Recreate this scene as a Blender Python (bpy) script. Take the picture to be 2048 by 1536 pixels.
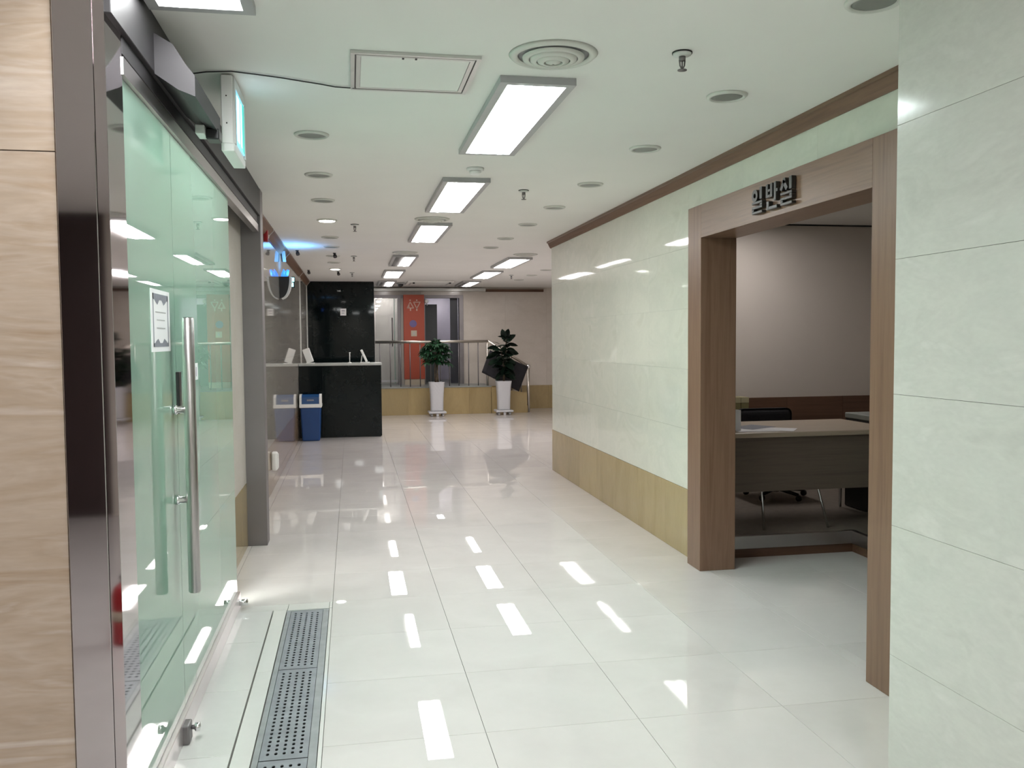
import bpy, bmesh, math, random
from mathutils import Vector, Matrix
random.seed(7)
for o in list(bpy.data.objects): bpy.data.objects.remove(o, do_unlink=True)
S = bpy.context.scene
C = S.collection
PI = math.pi
CZ = 2.595            # ceiling height
# ------------------------------------------------------------------ camera
cam_d = bpy.data.cameras.new('camera'); cam = bpy.data.objects.new('camera', cam_d); C.objects.link(cam)
YAW, PITCH, ROLL, FPX = 0.180940974, -0.0515103074, -0.00782478540, 1750.0
fw = Vector((math.sin(YAW)*math.cos(PITCH), math.cos(YAW)*math.cos(PITCH), math.sin(PITCH)))
rt = Vector((math.cos(YAW), -math.sin(YAW), 0)); up = rt.cross(fw)
r2 = math.cos(ROLL)*rt + math.sin(ROLL)*up; u2 = -math.sin(ROLL)*rt + math.cos(ROLL)*up
M = Matrix((( r2.x, u2.x, -fw.x, 0), (r2.y, u2.y, -fw.y, 0), (r2.z, u2.z, -fw.z, 1.5), (0, 0, 0, 1)))
cam.matrix_world = M
cam_d.sensor_width = 36; cam_d.lens = FPX/2048*36; cam_d.clip_start = .05; cam_d.clip_end = 100
S.camera = cam
# ------------------------------------------------------------------ world, exposure
w = bpy.data.worlds.new('world'); S.world = w; w.use_nodes = True
w.node_tree.nodes['Background'].inputs[0].default_value = (.6, .65, .7, 1)
w.node_tree.nodes['Background'].inputs[1].default_value = .05
S.view_settings.view_transform = 'Standard'; S.view_settings.look = 'None'
S.view_settings.exposure = 1.42; S.view_settings.gamma = 1; S.view_settings.use_curve_mapping = False
S.cycles.max_bounces = 10; S.cycles.diffuse_bounces = 5; S.cycles.glossy_bounces = 6
S.cycles.transmission_bounces = 6; S.cycles.transparent_max_bounces = 12
S.cycles.sample_clamp_indirect = 6; S.cycles.caustics_reflective = False; S.cycles.caustics_refractive = False
TUBE = 11.0            # radiance of a lit fluorescent diffuser
TUBE_COL = (.97, 1.0, .985)

# ------------------------------------------------------------------ materials
def new_mat(name):
    m = bpy.data.materials.new(name); m.use_nodes = True
    nt = m.node_tree; return m, nt, nt.nodes['Principled BSDF']
def setp(b, col=None, rough=None, metal=None, spec=None, coat=None):
    if col is not None: b.inputs['Base Color'].default_value = (*col, 1)
    if rough is not None: b.inputs['Roughness'].default_value = rough
    if metal is not None: b.inputs['Metallic'].default_value = metal
    if spec is not None: b.inputs['Specular IOR Level'].default_value = spec
    if coat is not None: b.inputs['Coat Weight'].default_value = coat; b.inputs['Coat Roughness'].default_value = .012
def plain(name, col, rough=.5, metal=0, spec=.5, coat=None, var=.04, scale=9.0, bump=0.0, bscale=60.0):
    """solid colour with a slight procedural mottling (world space) and optional relief"""
    m, nt, b = new_mat(name); setp(b, col, rough, metal, spec, coat)
    g = nt.nodes.new('ShaderNodeNewGeometry')
    if var:
        n = nt.nodes.new('ShaderNodeTexNoise'); n.inputs['Scale'].default_value = scale; n.inputs['Detail'].default_value = 4
        r = nt.nodes.new('ShaderNodeValToRGB')
        r.color_ramp.elements[0].position = .3; r.color_ramp.elements[1].position = .7
        r.color_ramp.elements[0].color = (*[c*(1-var) for c in col], 1); r.color_ramp.elements[1].color = (*[min(1, c*(1+var)) for c in col], 1)
        nt.links.new(g.outputs['Position'], n.inputs['Vector']); nt.links.new(n.outputs['Fac'], r.inputs['Fac']); nt.links.new(r.outputs['Color'], b.inputs['Base Color'])
    if bump:
        n2 = nt.nodes.new('ShaderNodeTexNoise'); n2.inputs['Scale'].default_value = bscale; n2.inputs['Detail'].default_value = 3
        bp = nt.nodes.new('ShaderNodeBump'); bp.inputs['Strength'].default_value = bump; bp.inputs['Distance'].default_value = .01
        nt.links.new(g.outputs['Position'], n2.inputs['Vector']); nt.links.new(n2.outputs['Fac'], bp.inputs['Height']); nt.links.new(bp.outputs['Normal'], b.inputs['Normal'])
    return m
def stone(name, cols, rough=.08, scale=(1, 1, 1), nscale=3.0, detail=8, distortion=.6, spec=.5, tilevar=.03, fine=.25, bump=0, coat=None, wob=0):
    """polished stone: colour ramp over stretched noise in world space + a fine grain + per-piece shift"""
    m, nt, b = new_mat(name); setp(b, cols[0], rough, 0, spec, coat)
    g = nt.nodes.new('ShaderNodeNewGeometry'); mp = nt.nodes.new('ShaderNodeMapping'); mp.inputs['Scale'].default_value = scale
    oi = nt.nodes.new('ShaderNodeObjectInfo')
    ml = nt.nodes.new('ShaderNodeVectorMath'); ml.operation = 'SCALE'; ml.inputs[3].default_value = 7.0
    cx = nt.nodes.new('ShaderNodeCombineXYZ')
    nt.links.new(oi.outputs['Random'], cx.inputs[0]); nt.links.new(oi.outputs['Random'], cx.inputs[1]); nt.links.new(oi.outputs['Random'], cx.inputs[2])
    nt.links.new(cx.outputs[0], ml.inputs[0])
    ad = nt.nodes.new('ShaderNodeVectorMath'); ad.operation = 'ADD'
    nt.links.new(g.outputs['Position'], ad.inputs[0]); nt.links.new(ml.outputs[0], ad.inputs[1]); nt.links.new(ad.outputs[0], mp.inputs['Vector'])
    n = nt.nodes.new('ShaderNodeTexNoise'); n.inputs['Scale'].default_value = nscale; n.inputs['Detail'].default_value = detail; n.inputs['Distortion'].default_value = distortion
    nt.links.new(mp.outputs[0], n.inputs['Vector'])
    r = nt.nodes.new('ShaderNodeValToRGB'); cr = r.color_ramp
    while len(cr.elements) < len(cols): cr.elements.new(.5)
    for i, c in enumerate(cols):
        cr.elements[i].position = .28 + .44*i/max(1, len(cols)-1); cr.elements[i].color = (*c, 1)
    nt.links.new(n.outputs['Fac'], r.inputs['Fac'])
    n2 = nt.nodes.new('ShaderNodeTexNoise'); n2.inputs['Scale'].default_value = nscale*14; n2.inputs['Detail'].default_value = 3
    nt.links.new(mp.outputs[0], n2.inputs['Vector'])
    mr = nt.nodes.new('ShaderNodeMapRange'); mr.inputs[3].default_value = 1-fine*.25; mr.inputs[4].default_value = 1+fine*.25
    nt.links.new(n2.outputs['Fac'], mr.inputs[0])
    tv = nt.nodes.new('ShaderNodeMapRange'); tv.inputs[3].default_value = 1-tilevar; tv.inputs[4].default_value = 1+tilevar*.3
    nt.links.new(oi.outputs['Random'], tv.inputs[0])
    mu = nt.nodes.new('ShaderNodeMath'); mu.operation = 'MULTIPLY'; nt.links.new(mr.outputs[0], mu.inputs[0]); nt.links.new(tv.outputs[0], mu.inputs[1])
    sc = nt.nodes.new('ShaderNodeVectorMath'); sc.operation = 'SCALE'
    nt.links.new(r.outputs['Color'], sc.inputs[0]); nt.links.new(mu.outputs[0], sc.inputs[3]); nt.links.new(sc.outputs[0], b.inputs['Base Color'])
    if wob:
        n3 = nt.nodes.new('ShaderNodeTexNoise'); n3.inputs['Scale'].default_value = 2.2; n3.inputs['Detail'].default_value = 1
        bp = nt.nodes.new('ShaderNodeBump'); bp.inputs['Strength'].default_value = wob; bp.inputs['Distance'].default_value = .02
        nt.links.new(g.outputs['Position'], n3.inputs['Vector']); nt.links.new(n3.outputs['Fac'], bp.inputs['Height']); nt.links.new(bp.outputs['Normal'], b.inputs['Normal'])
    return m
def wood(name, c0, c1, axis=2, rough=.35, scale=1.0):
    sc = [26*scale]*3; sc[axis] = 1.1*scale
    m = stone(name, [c0, c1, c0], rough, tuple(sc), 1.0, 6, .8, .4, .05, .35)
    return m
def emit(name, col, strength, ramp=None):
    m, nt, b = new_mat(name); setp(b, col, .4)
    b.inputs['Emission Color'].default_value = (*col, 1); b.inputs['Emission Strength'].default_value = strength
    return m
def glassmat(name, tint, gloss_col=(1, 1, 1), rough=.0, haze=0.0, hazecol=(.6, .85, .75)):
    m = bpy.data.materials.new(name); m.use_nodes = True; nt = m.node_tree
    for n in list(nt.nodes): nt.nodes.remove(n)
    out = nt.nodes.new('ShaderNodeOutputMaterial'); tr = nt.nodes.new('ShaderNodeBsdfTransparent'); tr.inputs[0].default_value = (*tint, 1)
    gl = nt.nodes.new('ShaderNodeBsdfGlossy'); gl.inputs[0].default_value = (*gloss_col, 1); gl.inputs[1].default_value = rough
    fr = nt.nodes.new('ShaderNodeFresnel'); fr.inputs[0].default_value = 1.5
    mx = nt.nodes.new('ShaderNodeMixShader'); nt.links.new(fr.outputs[0], mx.inputs[0])
    base = tr
    if haze:
        df = nt.nodes.new('ShaderNodeBsdfDiffuse'); df.inputs[0].default_value = (*hazecol, 1)
        m2 = nt.nodes.new('ShaderNodeMixShader'); m2.inputs[0].default_value = haze
        tl_ = nt.nodes.new('ShaderNodeBsdfTranslucent'); tl_.inputs[0].default_value = (*hazecol, 1)
        m3 = nt.nodes.new('ShaderNodeMixShader'); m3.inputs[0].default_value = .55
        nt.links.new(df.outputs[0], m3.inputs[1]); nt.links.new(tl_.outputs[0], m3.inputs[2])
        nt.links.new(tr.outputs[0], m2.inputs[1]); nt.links.new(m3.outputs[0], m2.inputs[2]); base = m2
    nt.links.new(base.outputs[0], mx.inputs[1]); nt.links.new(gl.outputs[0], mx.inputs[2]); nt.links.new(mx.outputs[0], out.inputs[0])
    return m

MT = {}
MT['ceiling'] = plain('ceiling_paint', (.79, .785, .76), .75, var=.015, scale=2)
MT['floor_tile'] = stone('polished_porcelain', [(.61, .58, .565), (.68, .65, .635), (.64, .61, .595)], .5, (1, 1, 1), 1.6, 5, .3, .08, .02, .08, coat=1.0)
MT['floor_light'] = stone('pale_floor_stone', [(.68, .68, .65), (.73, .72, .70)], .5, (1, 1, 1), 2, 5, .3, .08, .02, .1, coat=1.0)
MT['grout'] = plain('grout', (.30, .28, .25), .9, var=.2, scale=30)
MT['grout_pale'] = plain('pale_joint', (.52, .52, .48), .8, var=.1)
MT['marble'] = stone('cream_marble', [(.575, .58, .50), (.635, .64, .56), (.60, .61, .535), (.655, .66, .585)], .045, (1, 1, 1.6), 2.2, 9, 1.0, .5, .01, .15, wob=.035)
MT['marble_pier'] = stone('veined_marble', [(.52, .525, .49), (.575, .58, .54), (.545, .55, .515), (.61, .61, .575)], .13, (1, .8, 2.0), 3.2, 10, 1.6, .4, .006, .25, wob=.03)
MT['tan'] = stone('tan_base_stone', [(.305, .228, .108), (.372, .282, .138), (.333, .25, .122)], .10, (1, 1, .35), 3, 7, .8, .5, .10, .3)
MT['tan_pink'] = stone('brown_base_stone', [(.29, .215, .15), (.34, .255, .18)], .07, (1, 1, .5), 3, 7, .6, .5, .08, .3)
MT['greige'] = stone('marble_dark_reflections', [(.34, .32, .285), (.40, .38, .34), (.36, .345, .31)], .035, (1, 1, 1.4), 2.5, 8, .8, .6, .03, .2)  # same marble as the right wall, dark reflections put into its colour
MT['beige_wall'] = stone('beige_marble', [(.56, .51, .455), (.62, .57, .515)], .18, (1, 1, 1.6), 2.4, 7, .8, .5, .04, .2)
MT['travertine'] = stone('travertine', [(.305, .218, .155), (.40, .315, .255), (.35, .265, .203), (.46, .38, .33)], .22, (.7, .7, 4.6), 1.5, 10, 2.2, .4, .01, .5)
MT['steel'] = plain('stainless', (.40, .375, .37), .30, 1, var=.03, scale=3)
MT['steel_brushed'] = plain('brushed_grey_steel', (.055, .052, .055), .50, .8, spec=.25, var=.05, scale=3)
MT['steel_dark'] = plain('dark_stainless', (.24, .225, .23), .52, 1, var=.05, scale=3)
MT['steel_mirror'] = plain('mirror_stainless', (.46, .42, .43), .045, 1, var=.02, scale=2)
MT['steel_pale'] = plain('pale_satin_steel', (.72, .67, .68), .30, .9, var=.02)
MT['chrome'] = plain('chrome', (.75, .75, .76), .12, 1, var=0)
MT['brass_rail'] = plain('satin_steel', (.66, .62, .56), .36, 1, var=.02)
MT['alu'] = plain('aluminium', (.62, .62, .60), .3, .6, var=.02)
MT['wood'] = wood('red_brown_wood', (.16, .087, .055), (.21, .122, .08), 2)
MT['wood_y'] = wood('red_brown_wood_long', (.15, .085, .055), (.20, .118, .078), 1)
MT['wood_dark'] = wood('dark_wood', (.085, .042, .025), (.13, .066, .04), 0)
MT['lobby_dark'] = wood('near_black_wood', (.035, .022, .022), (.05, .032, .032), 2)
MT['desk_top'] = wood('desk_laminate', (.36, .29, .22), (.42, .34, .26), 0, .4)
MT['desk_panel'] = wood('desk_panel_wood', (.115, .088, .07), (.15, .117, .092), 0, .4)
MT['carpet'] = plain('brown_floor', (.17, .145, .12), .45, var=.15, scale=20)
MT['room_wall'] = plain('room_plaster', (.58, .53, .48), .8, var=.02, scale=2)
MT['black_stone'] = stone('black_granite', [(.0035, .0065, .007), (.0042, .0075, .008)], .04, (1, 1, 1), 6, 4, .3, .22, .1, .3)
MT['counter_top'] = plain('grey_counter', (.42, .44, .42), .25)
MT['white_paint'] = plain('white_metal', (.66, .68, .66), .4, var=.01)
MT['lamp_frame'] = plain('lamp_frame_grey', (.40, .40, .41), .4, var=.02)
MT['white_plastic'] = plain('white_plastic', (.80, .81, .80), .35, var=.01)
MT['white_ceramic'] = plain('white_ceramic', (.50, .505, .53), .25, var=.01)
MT['black'] = plain('black_plastic', (.012, .012, .013), .35, var=.1)
MT['black_cloth'] = plain('black_cloth', (.012, .011, .015), .8, var=.2, bump=.4)
MT['blue'] = plain('blue_plastic', (.007, .05, .19), .35, var=.04)
MT['blue_dark'] = plain('dark_blue_plastic', (.01, .06, .19), .3, var=.04)
MT['red'] = plain('red_paint', (.33, .010, .016), .3, var=.05)
MT['orange'] = plain('orange_panel', (.33, .052, .022), .45, var=.05, scale=2)
MT['sign_print'] = plain('pale_print', (.50, .33, .26), .6, var=.05)
MT['violet'] = plain('violet_print', (.13, .10, .24), .6, var=.05)
MT['cream_print'] = plain('cream_print', (.45, .39, .30), .6, var=.05)
MT['grate'] = plain('grey_grate', (.30, .32, .345), .42, .35, var=.12, scale=14)
MT['grate_frame'] = plain('grate_frame', (.36, .38, .385), .4, .35, var=.12, scale=14)
MT['hole'] = plain('hole_black', (.01, .01, .01), .9, var=0)
MT['leaf_a'] = plain('leaf_green', (.022, .085, .036), .4, var=.35, scale=14)
MT['leaf_b'] = plain('leaf_dark', (.012, .030, .018), .3, var=.35, scale=14)
MT['bark'] = plain('bark', (.10, .075, .05), .8, var=.3, scale=30, bump=.5)
MT['soil'] = plain('soil', (.03, .022, .016), .95, var=.4, scale=60, bump=.6)
MT['paper'] = plain('paper', (.82, .82, .84), .7, var=.01)
MT['paper_grey'] = plain('print_grey', (.22, .23, .27), .7, var=.1, scale=60)
MT['binder'] = plain('olive_board', (.19, .165, .07), .7, var=.1)
MT['binder_cap'] = plain('olive_label', (.40, .36, .22), .7, var=.05)
MT['letter'] = plain('letter_metal', (.028, .027, .024), .35, .2, var=.1)
MT['tan_dark_door'] = plain('slate_door', (.055, .065, .07), .4, var=.06)
MT['navy_door'] = plain('navy_door', (.02, .022, .032), .4, var=.06)
MT['rest_wall'] = plain('restroom_wall', (.62, .60, .68), .6, var=.02)
MT['white_wall'] = plain('white_wall', (.78, .76, .73), .6, var=.02)
MT['mint_wall'] = plain('mint_wall', (.80, .85, .78), .6, var=.02)
MT['glass_green'] = glassmat('green_glass', (.82, .99, .93), rough=.0, haze=.46, hazecol=(.74, .98, .87))
MT['glass_edge'] = plain('glass_edge', (.10, .24, .18), .2, var=0)
MT['glass_clear'] = glassmat('clear_glass', (.97, .98, .97), haze=.2, hazecol=(.80, .80, .78))
MT['tube_on'] = emit('diffuser_lit', TUBE_COL, TUBE)
MT['tube_cool'] = emit('diffuser_lit_cool', (.90, .995, 1.0), TUBE)
MT['tube_warm'] = emit('diffuser_lit_warm', (1.0, .955, .935), TUBE*.80)
MT['tube_vestibule'] = emit('diffuser_lit_vestibule', (.97, 1.0, .96), TUBE*2.5)  # for the added vestibule lights, boosted to brighten the glass
MT['tube_off'] = plain('diffuser_unlit', (.26, .26, .26), .5)
MT['bulb_on'] = emit('downlight_lit', (1.0, .97, .90), 9)
MT['bulb_off'] = plain('downlight_unlit', (.22, .235, .22), .35, var=.05)
MT['trim_white'] = plain('downlight_trim', (.62, .63, .59), .5, var=.01)
MT['exit_face'] = emit('exit_face_lit', (.25, .66, .88), .35)
MT['exit_green'] = emit('exit_green_lit', (.05, .50, .42), .4)
MT['exit_white'] = emit('exit_white_lit', (.80, .97, 1), .7)
MT['cyan'] = emit('cyan_display', (.35, .95, 1.0), 1.0)
MT['blue_lamp'] = emit('blue_lamp_lit', (.03, .18, .9), .75)
MT['mat_grey'] = plain('entrance_mat', (.10, .17, .16), .9, var=.2, scale=40)

# ------------------------------------------------------------------ mesh helpers
class B:
    def __init__(s): s.bm = bmesh.new()
    def box(s, lo, hi, bev=0, rot=None, seg=1):
        lo = Vector(lo); hi = Vector(hi)
        r = bmesh.ops.create_cube(s.bm, size=1)
        vs = r['verts']; bmesh.ops.scale(s.bm, vec=(hi-lo), verts=vs)
        if bev:
            es = list({e for v in vs for e in v.link_edges})
            rr = bmesh.ops.bevel(s.bm, geom=es, offset=bev, segments=seg, affect='EDGES', profile=.5)
            vs = list({v for f in rr['faces'] for v in f.verts} | {v for v in vs if v.is_valid})
        if rot: bmesh.ops.rotate(s.bm, cent=(0, 0, 0), matrix=rot, verts=vs)
        bmesh.ops.translate(s.bm, vec=(lo+hi)/2, verts=vs)
        return s
    def lathe(s, prof, c=(0, 0, 0), n=24, axis='Z', smooth=True, a0=0, a1=2*PI, cap=True):
        full = abs(a1-a0-2*PI) < 1e-4
        rings = []; c = Vector(c)
        def P(r, h, a):
            x, y = r*math.cos(a), r*math.sin(a)
            if axis == 'Z': return c+Vector((x, y, h))
            if axis == 'X': return c+Vector((h, x, y))
            return c+Vector((x, h, y))
        m = n if full else n+1
        for r, h in prof:
            if r < 1e-6: rings.append([s.bm.verts.new(P(0, h, 0))])
            else: rings.append([s.bm.verts.new(P(r, h, a0+(a1-a0)*i/n)) for i in range(m)])
        for A, D in zip(rings, rings[1:]):
            for i in range(n):
                j = (i+1) % m
                if len(A) == 1 and len(D) == 1: continue
                if len(A) == 1: f = [A[0], D[i], D[j]]
                elif len(D) == 1: f = [A[i], A[j], D[0]]
                else: f = [A[i], A[j], D[j], D[i]]
                try: s.bm.faces.new(f).smooth = smooth
                except ValueError: pass
        if cap and full:
            for R in (rings[0], rings[-1]):
                if len(R) > 2:
                    try: s.bm.faces.new(R)
                    except ValueError: pass
        return s
    def tube(s, pts, r, n=10, smooth=True):
        pts = [Vector(p) for p in pts]; rs = r if isinstance(r, (list, tuple)) else [r]*len(pts)
        prev = None; ref = None
        for i, p in enumerate(pts):
            d = (pts[min(i+1, len(pts)-1)]-pts[max(i-1, 0)]).normalized()
            if ref is None: ref = Vector((0, 0, 1)) if abs(d.z) < .9 else Vector((1, 0, 0))
            u = d.cross(ref).normalized(); v = d.cross(u).normalized(); ref = ref if abs(d.dot(ref)) < .95 else u
            ring = [s.bm.verts.new(p+rs[i]*(math.cos(2*PI*k/n)*u+math.sin(2*PI*k/n)*v)) for k in range(n)]
            if prev:
                for k in range(n): s.bm.faces.new([prev[k], prev[(k+1) % n], ring[(k+1) % n], ring[k]]).smooth = smooth
            else: s.bm.faces.new(ring)
            prev = ring
        s.bm.faces.new(prev)
        return s
    def prism(s, poly, axis, a, b):
        """poly: 2-D points in the two other axes (in x,y,z order), extruded from a to b along axis"""
        def P(p, h):
            if axis == 0: return (h, p[0], p[1])
            if axis == 1: return (p[0], h, p[1])
            return (p[0], p[1], h)
        A = [s.bm.verts.new(P(p, a)) for p in poly]; D = [s.bm.verts.new(P(p, b)) for p in poly]
        s.bm.faces.new(A); s.bm.faces.new(D)
        for i in range(len(poly)):
            j = (i+1) % len(poly); s.bm.faces.new([A[i], A[j], D[j], D[i]])
        return s
    def mesh(s, name):
        bmesh.ops.recalc_face_normals(s.bm, faces=s.bm.faces[:])
        me = bpy.data.meshes.new(name); s.bm.to_mesh(me); s.bm.free(); return me
def link(name, me, m=None, parent=None, loc=None):
    if m is not None and not me.materials: me.materials.append(MT[m])
    o = bpy.data.objects.new(name, me); C.objects.link(o)
    if parent is not None: o.parent = parent
    if loc is not None: o.location = loc
    return o
def obj(name, b, m, parent=None, loc=None): return link(name, b.mesh(name), m, parent, loc)
def box(name, lo, hi, m, parent=None, bev=0):
    return obj(name, B().box(lo, hi, bev), m, parent)
def tag(o, label=None, cat=None, group=None, kind=None):
    if label: o['label'] = label
    if cat: o['category'] = cat
    if group: o['group'] = group
    if kind: o['kind'] = kind
    return o
def thing(name, loc, label, cat, group=None, rz=0):
    o = bpy.data.objects.new(name, None); C.objects.link(o); o.location = loc; o.rotation_euler = (0, 0, rz)
    o.empty_display_size = .1
    return tag(o, label, cat, group)
def struct(name, label, cat, b=None, m=None):
    o = obj(name, b, m) if b is not None else bpy.data.objects.new(name, None)
    if b is None: C.objects.link(o)
    return tag(o, label, cat, None, 'structure')
def copy_thing(root, loc, label, group=None):
    r = root.copy(); C.objects.link(r); r.location = loc; r['label'] = label
    if group: r['group'] = group
    for ch in list(root.children):
        c = ch.copy(); C.objects.link(c); c.parent = r
        for g in list(ch.children):
            d = g.copy(); C.objects.link(d); d.parent = c
    return r
CACHE = {}
def tiles(name, parent, m, plane, face, t, rects, ug, vg, gap=.002, bev=.0):
    """lay separate tiles clipped to rects (u0,v0,u1,v1). plane 'x' -> u=y, v=z ; 'y' -> u=x, v=z ; 'z' -> u=x, v=y.
    face = coordinate of the visible surface, t = signed thickness towards the backing"""
    for (a0, b0, a1, b1) in rects:
        for u0, u1 in zip(ug, ug[1:]):
            for v0, v1 in zip(vg, vg[1:]):
                x0, x1 = max(a0, u0), min(a1, u1); y0, y1 = max(b0, v0), min(b1, v1)
                if x1-x0 < .012 or y1-y0 < .012: continue
                g = gap/2; du, dv = round(x1-x0-2*g, 4), round(y1-y0-2*g, 4)
                key = (plane, m, du, dv, t)
                if key not in CACHE:
                    if plane == 'x': lo, hi = (min(0, t), 0, 0), (max(0, t), du, dv)
                    elif plane == 'y': lo, hi = (0, min(0, t), 0), (du, max(0, t), dv)
                    else: lo, hi = (0, 0, min(0, t)), (du, dv, max(0, t))
                    me = B().box(lo, hi, .0004).mesh(name); me.materials.append(MT[m]); CACHE[key] = me
                loc = {'x': (face, x0+g, y0+g), 'y': (x0+g, face, y0+g), 'z': (x0+g, y0+g, face)}[plane]
                o = bpy.data.objects.new(name, CACHE[key]); C.objects.link(o); o.parent = parent; o.location = loc
def grid(a, b, step, phase=0.0):
    k = math.floor((a-phase)/step); out = []
    while phase+k*step < b+step: out.append(phase+k*step); k += 1
    return out

# ================================================================== FLOOR
fl = struct('floor', 'glossy cream tiled floor of the corridor', 'floor', B().box((-4.1, -3, -.12), (6.3, 21, -.03)), 'grout')
YG = grid(2.4, 18.6, .61, 3.235); XG = grid(-.9, 5.4, .61, .48)
DR0, DR1, DRY = -.375, -.150, 4.945       # drain channel
tiles('tile', fl, 'floor_tile', 'z', 0, -.03, [(-.13, 2.6, 2.24, 18.45), (-.80, 5.065, -.13, 16.7), (2.24, 9.7, 5.2, 18.45), (2.24, 3.2, 3.42, 5.52)], XG, YG, .0019)
tiles('tile', fl, 'floor_light', 'z', 0, -.03, [(-.68, 2.6, -.455, 4.96)], [-.69, -.45], YG, .003)
tiles('border_strip', fl, 'floor_light', 'z', 0, -.03, [(-.45, 2.6, DR0-.004, 4.96)], [-.45, DR0-.004], grid(2.4, 5, .92, 4.04), .002)
tiles('border_strip', fl, 'floor_light', 'z', 0, -.03, [(DR0, DRY+.003, -.13, 5.065), (-.68, 4.96, DR0, 5.065), (DR1+.003, 2.6, -.13, DRY)], [-.68, DR0, DR1+.003, -.13], [2.6, DRY+.003, 5.065], .002)
tiles('tile', fl, 'floor_light', 'z', 0, -.03, [(-2.6, 2.75, -.68, 5.3)], grid(-2.8, 0, .61, -.68), YG, .003)
tiles('tile', fl, 'floor_tile', 'z', 0, -.03, [(-.80, 4.965, -.68, 5.065), (-.8, 5.065, -.8, 5.3)], [-.8, -.68], [4.9, 5.065], .002)
tag(obj('lobby_paving', B().box((-4.1, -3, -.03), (2.24, 2.6, 0)), 'floor_tile', fl), None)

# ================================================================== CEILING
ce = struct('ceiling', 'off-white painted plaster ceiling with recessed lights', 'ceiling', B().box((-4.1, -3, CZ), (6.3, 21, CZ+.15)), 'ceiling')

# ================================================================== RIGHT WALL (doorway wall)
WX = 2.24
wr = struct('wall_right', 'cream polished marble wall with tan stone base beside the wooden doorway', 'wall',
            B().box((WX+.012, 5.30, 0), (2.40, 9.70, CZ)).box((WX+.012, 2.45, 2.28), (2.40, 5.30, CZ)).box((WX+.012, 2.45, 0), (2.40, 3.24, 2.28)), 'grout_pale')
VG = [.465, .875, 1.285, 1.695, 2.105, CZ]
tiles('wall_tile', wr, 'marble', 'x', WX, .012, [(5.40, .465, 9.70, CZ-.0), (2.45, 2.30, 5.40, CZ), (2.45, .465, 3.24, 2.30)], grid(2.4, 9.8, .82, 9.70), VG, .0008)
tiles('base_tile', wr, 'tan', 'x', WX-.004, .016, [(5.40, .0, 9.70, .465), (2.45, 0, 3.24, .465)], grid(2.4, 9.8, .61, 9.70), [0, .465], .0015)
tr = struct('trim_1', 'brown wooden crown moulding along the top of the marble wall', 'trim',
            B().prism([(WX-.045, CZ), (WX+.005, CZ), (WX+.005, CZ-.075), (WX-.006, CZ-.075), (WX-.018, CZ-.055), (WX-.034, CZ-.02), (WX-.045, CZ-.018)], 1, 2.45, 9.745), 'wood_y')
# wall return at the far corner and the far right room
struct('wall_return', 'back side of the doorway wall facing the far hall', 'wall', B().box((2.40, 9.56, 0), (6.2, 9.70, CZ)), 'beige_wall')
struct('wall_far_right', 'far side wall of the hall beyond the corner', 'wall', B().box((5.2, 9.7, 0), (5.35, 18.6, CZ)), 'beige_wall')

# ---- wooden doorway
dw = struct('door_1', 'open doorway in a wide red-brown wooden frame with metal lettering', 'doorway')
FX0, FX1 = 2.175, 2.415
obj('door_post', B().box((FX0, 5.242, 0), (FX1, 5.455, 2.335), .002), 'wood', dw)
obj('door_post', B().box((FX0, 3.19, 0), (FX1, 3.398, 2.335), .002), 'wood', dw)
obj('door_lintel', B().box((FX0+.0005, 3.3985, 2.127), (FX1, 5.2415, 2.335), .001), 'wood_y', dw)
# lettering 일반실 built from metal strokes on the lintel
LS = thing('doorway_lettering', (FX0-.001, 4.24, 2.14), 'dark metal Korean letters on the wooden lintel of the doorway', 'sign')
def stroke_letter(parts):
    """strokes in letter space: x 0..1 to the right (towards the camera), z 0..1 up"""
    b = B()
    for p in parts:
        if p[0] == 'b': b.box((-.026, p[1], p[2]), (-.001, p[3], p[4]), .002)
        elif p[0] == 'o':
            _, cy, cz, ro, ri = p; n = 20
            for k in range(n):
                a, d = 2*PI*k/n, 2*PI*(k+1)/n
                poly = [(cy+ro*math.cos(a), cz+ro*math.sin(a)*1.1), (cy+ro*math.cos(d), cz+ro*math.sin(d)*1.1), (cy+ri*math.cos(d), cz+ri*math.sin(d)*1.1), (cy+ri*math.cos(a), cz+ri*math.sin(a)*1.1)]
                b.prism(poly, 0, -.026, -.001)
        elif p[0] == 'l':
            _, y0, z0, y1, z1, wd = p
            d = Vector((y1-y0, z1-z0)).normalized(); nn = Vector((-d.y, d.x))*wd/2
            b.prism([(y0+nn.x, z0+nn.y), (y1+nn.x, z1+nn.y), (y1-nn.x, z1-nn.y), (y0-nn.x, z0-nn.y)], 0, -.026, -.001)
    return b
q = .024
def rieul(): return [('b', 0, .052, .105, .052+.014), ('b', .081, .038, .105, .052), ('b', 0, .026, .105, .040), ('b', 0, .014, .022, .026), ('b', 0, .0, .105, .014)]
L_il = [('o', .030, .098, .030, .012), ('b', .079, .072, .103, .136)] + rieul()
L_ban = [('b', 0, .064, .020, .136), ('b', .044, .064, .064, .136), ('b', .02, .064, .044, .080), ('b', .02, .094, .044, .108), ('b', .080, .040, .100, .136), ('b', .1, .082, .116, .1), ('b', .008, .0, .030, .046), ('b', .03, .0, .110, .018)]
L_sil = [('l', .034, .136, .034, .11, .022), ('l', .032, .125, .004, .078, .022), ('l', .034, .112, .060, .078, .022), ('b', .079, .072, .103, .136)] + rieul()
for nm, L, yy in (('letter', L_il, 4.475), ('letter', L_ban, 4.315), ('letter', L_sil, 4.155)):
    # mirror y so the text reads from far (left) to near (right)
    b = stroke_letter(L); bmesh.ops.scale(b.bm, vec=(1, -1.12, 1), verts=b.bm.verts[:])
    o = obj(nm, b, 'letter', LS, (0, yy-4.24, .02))

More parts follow.
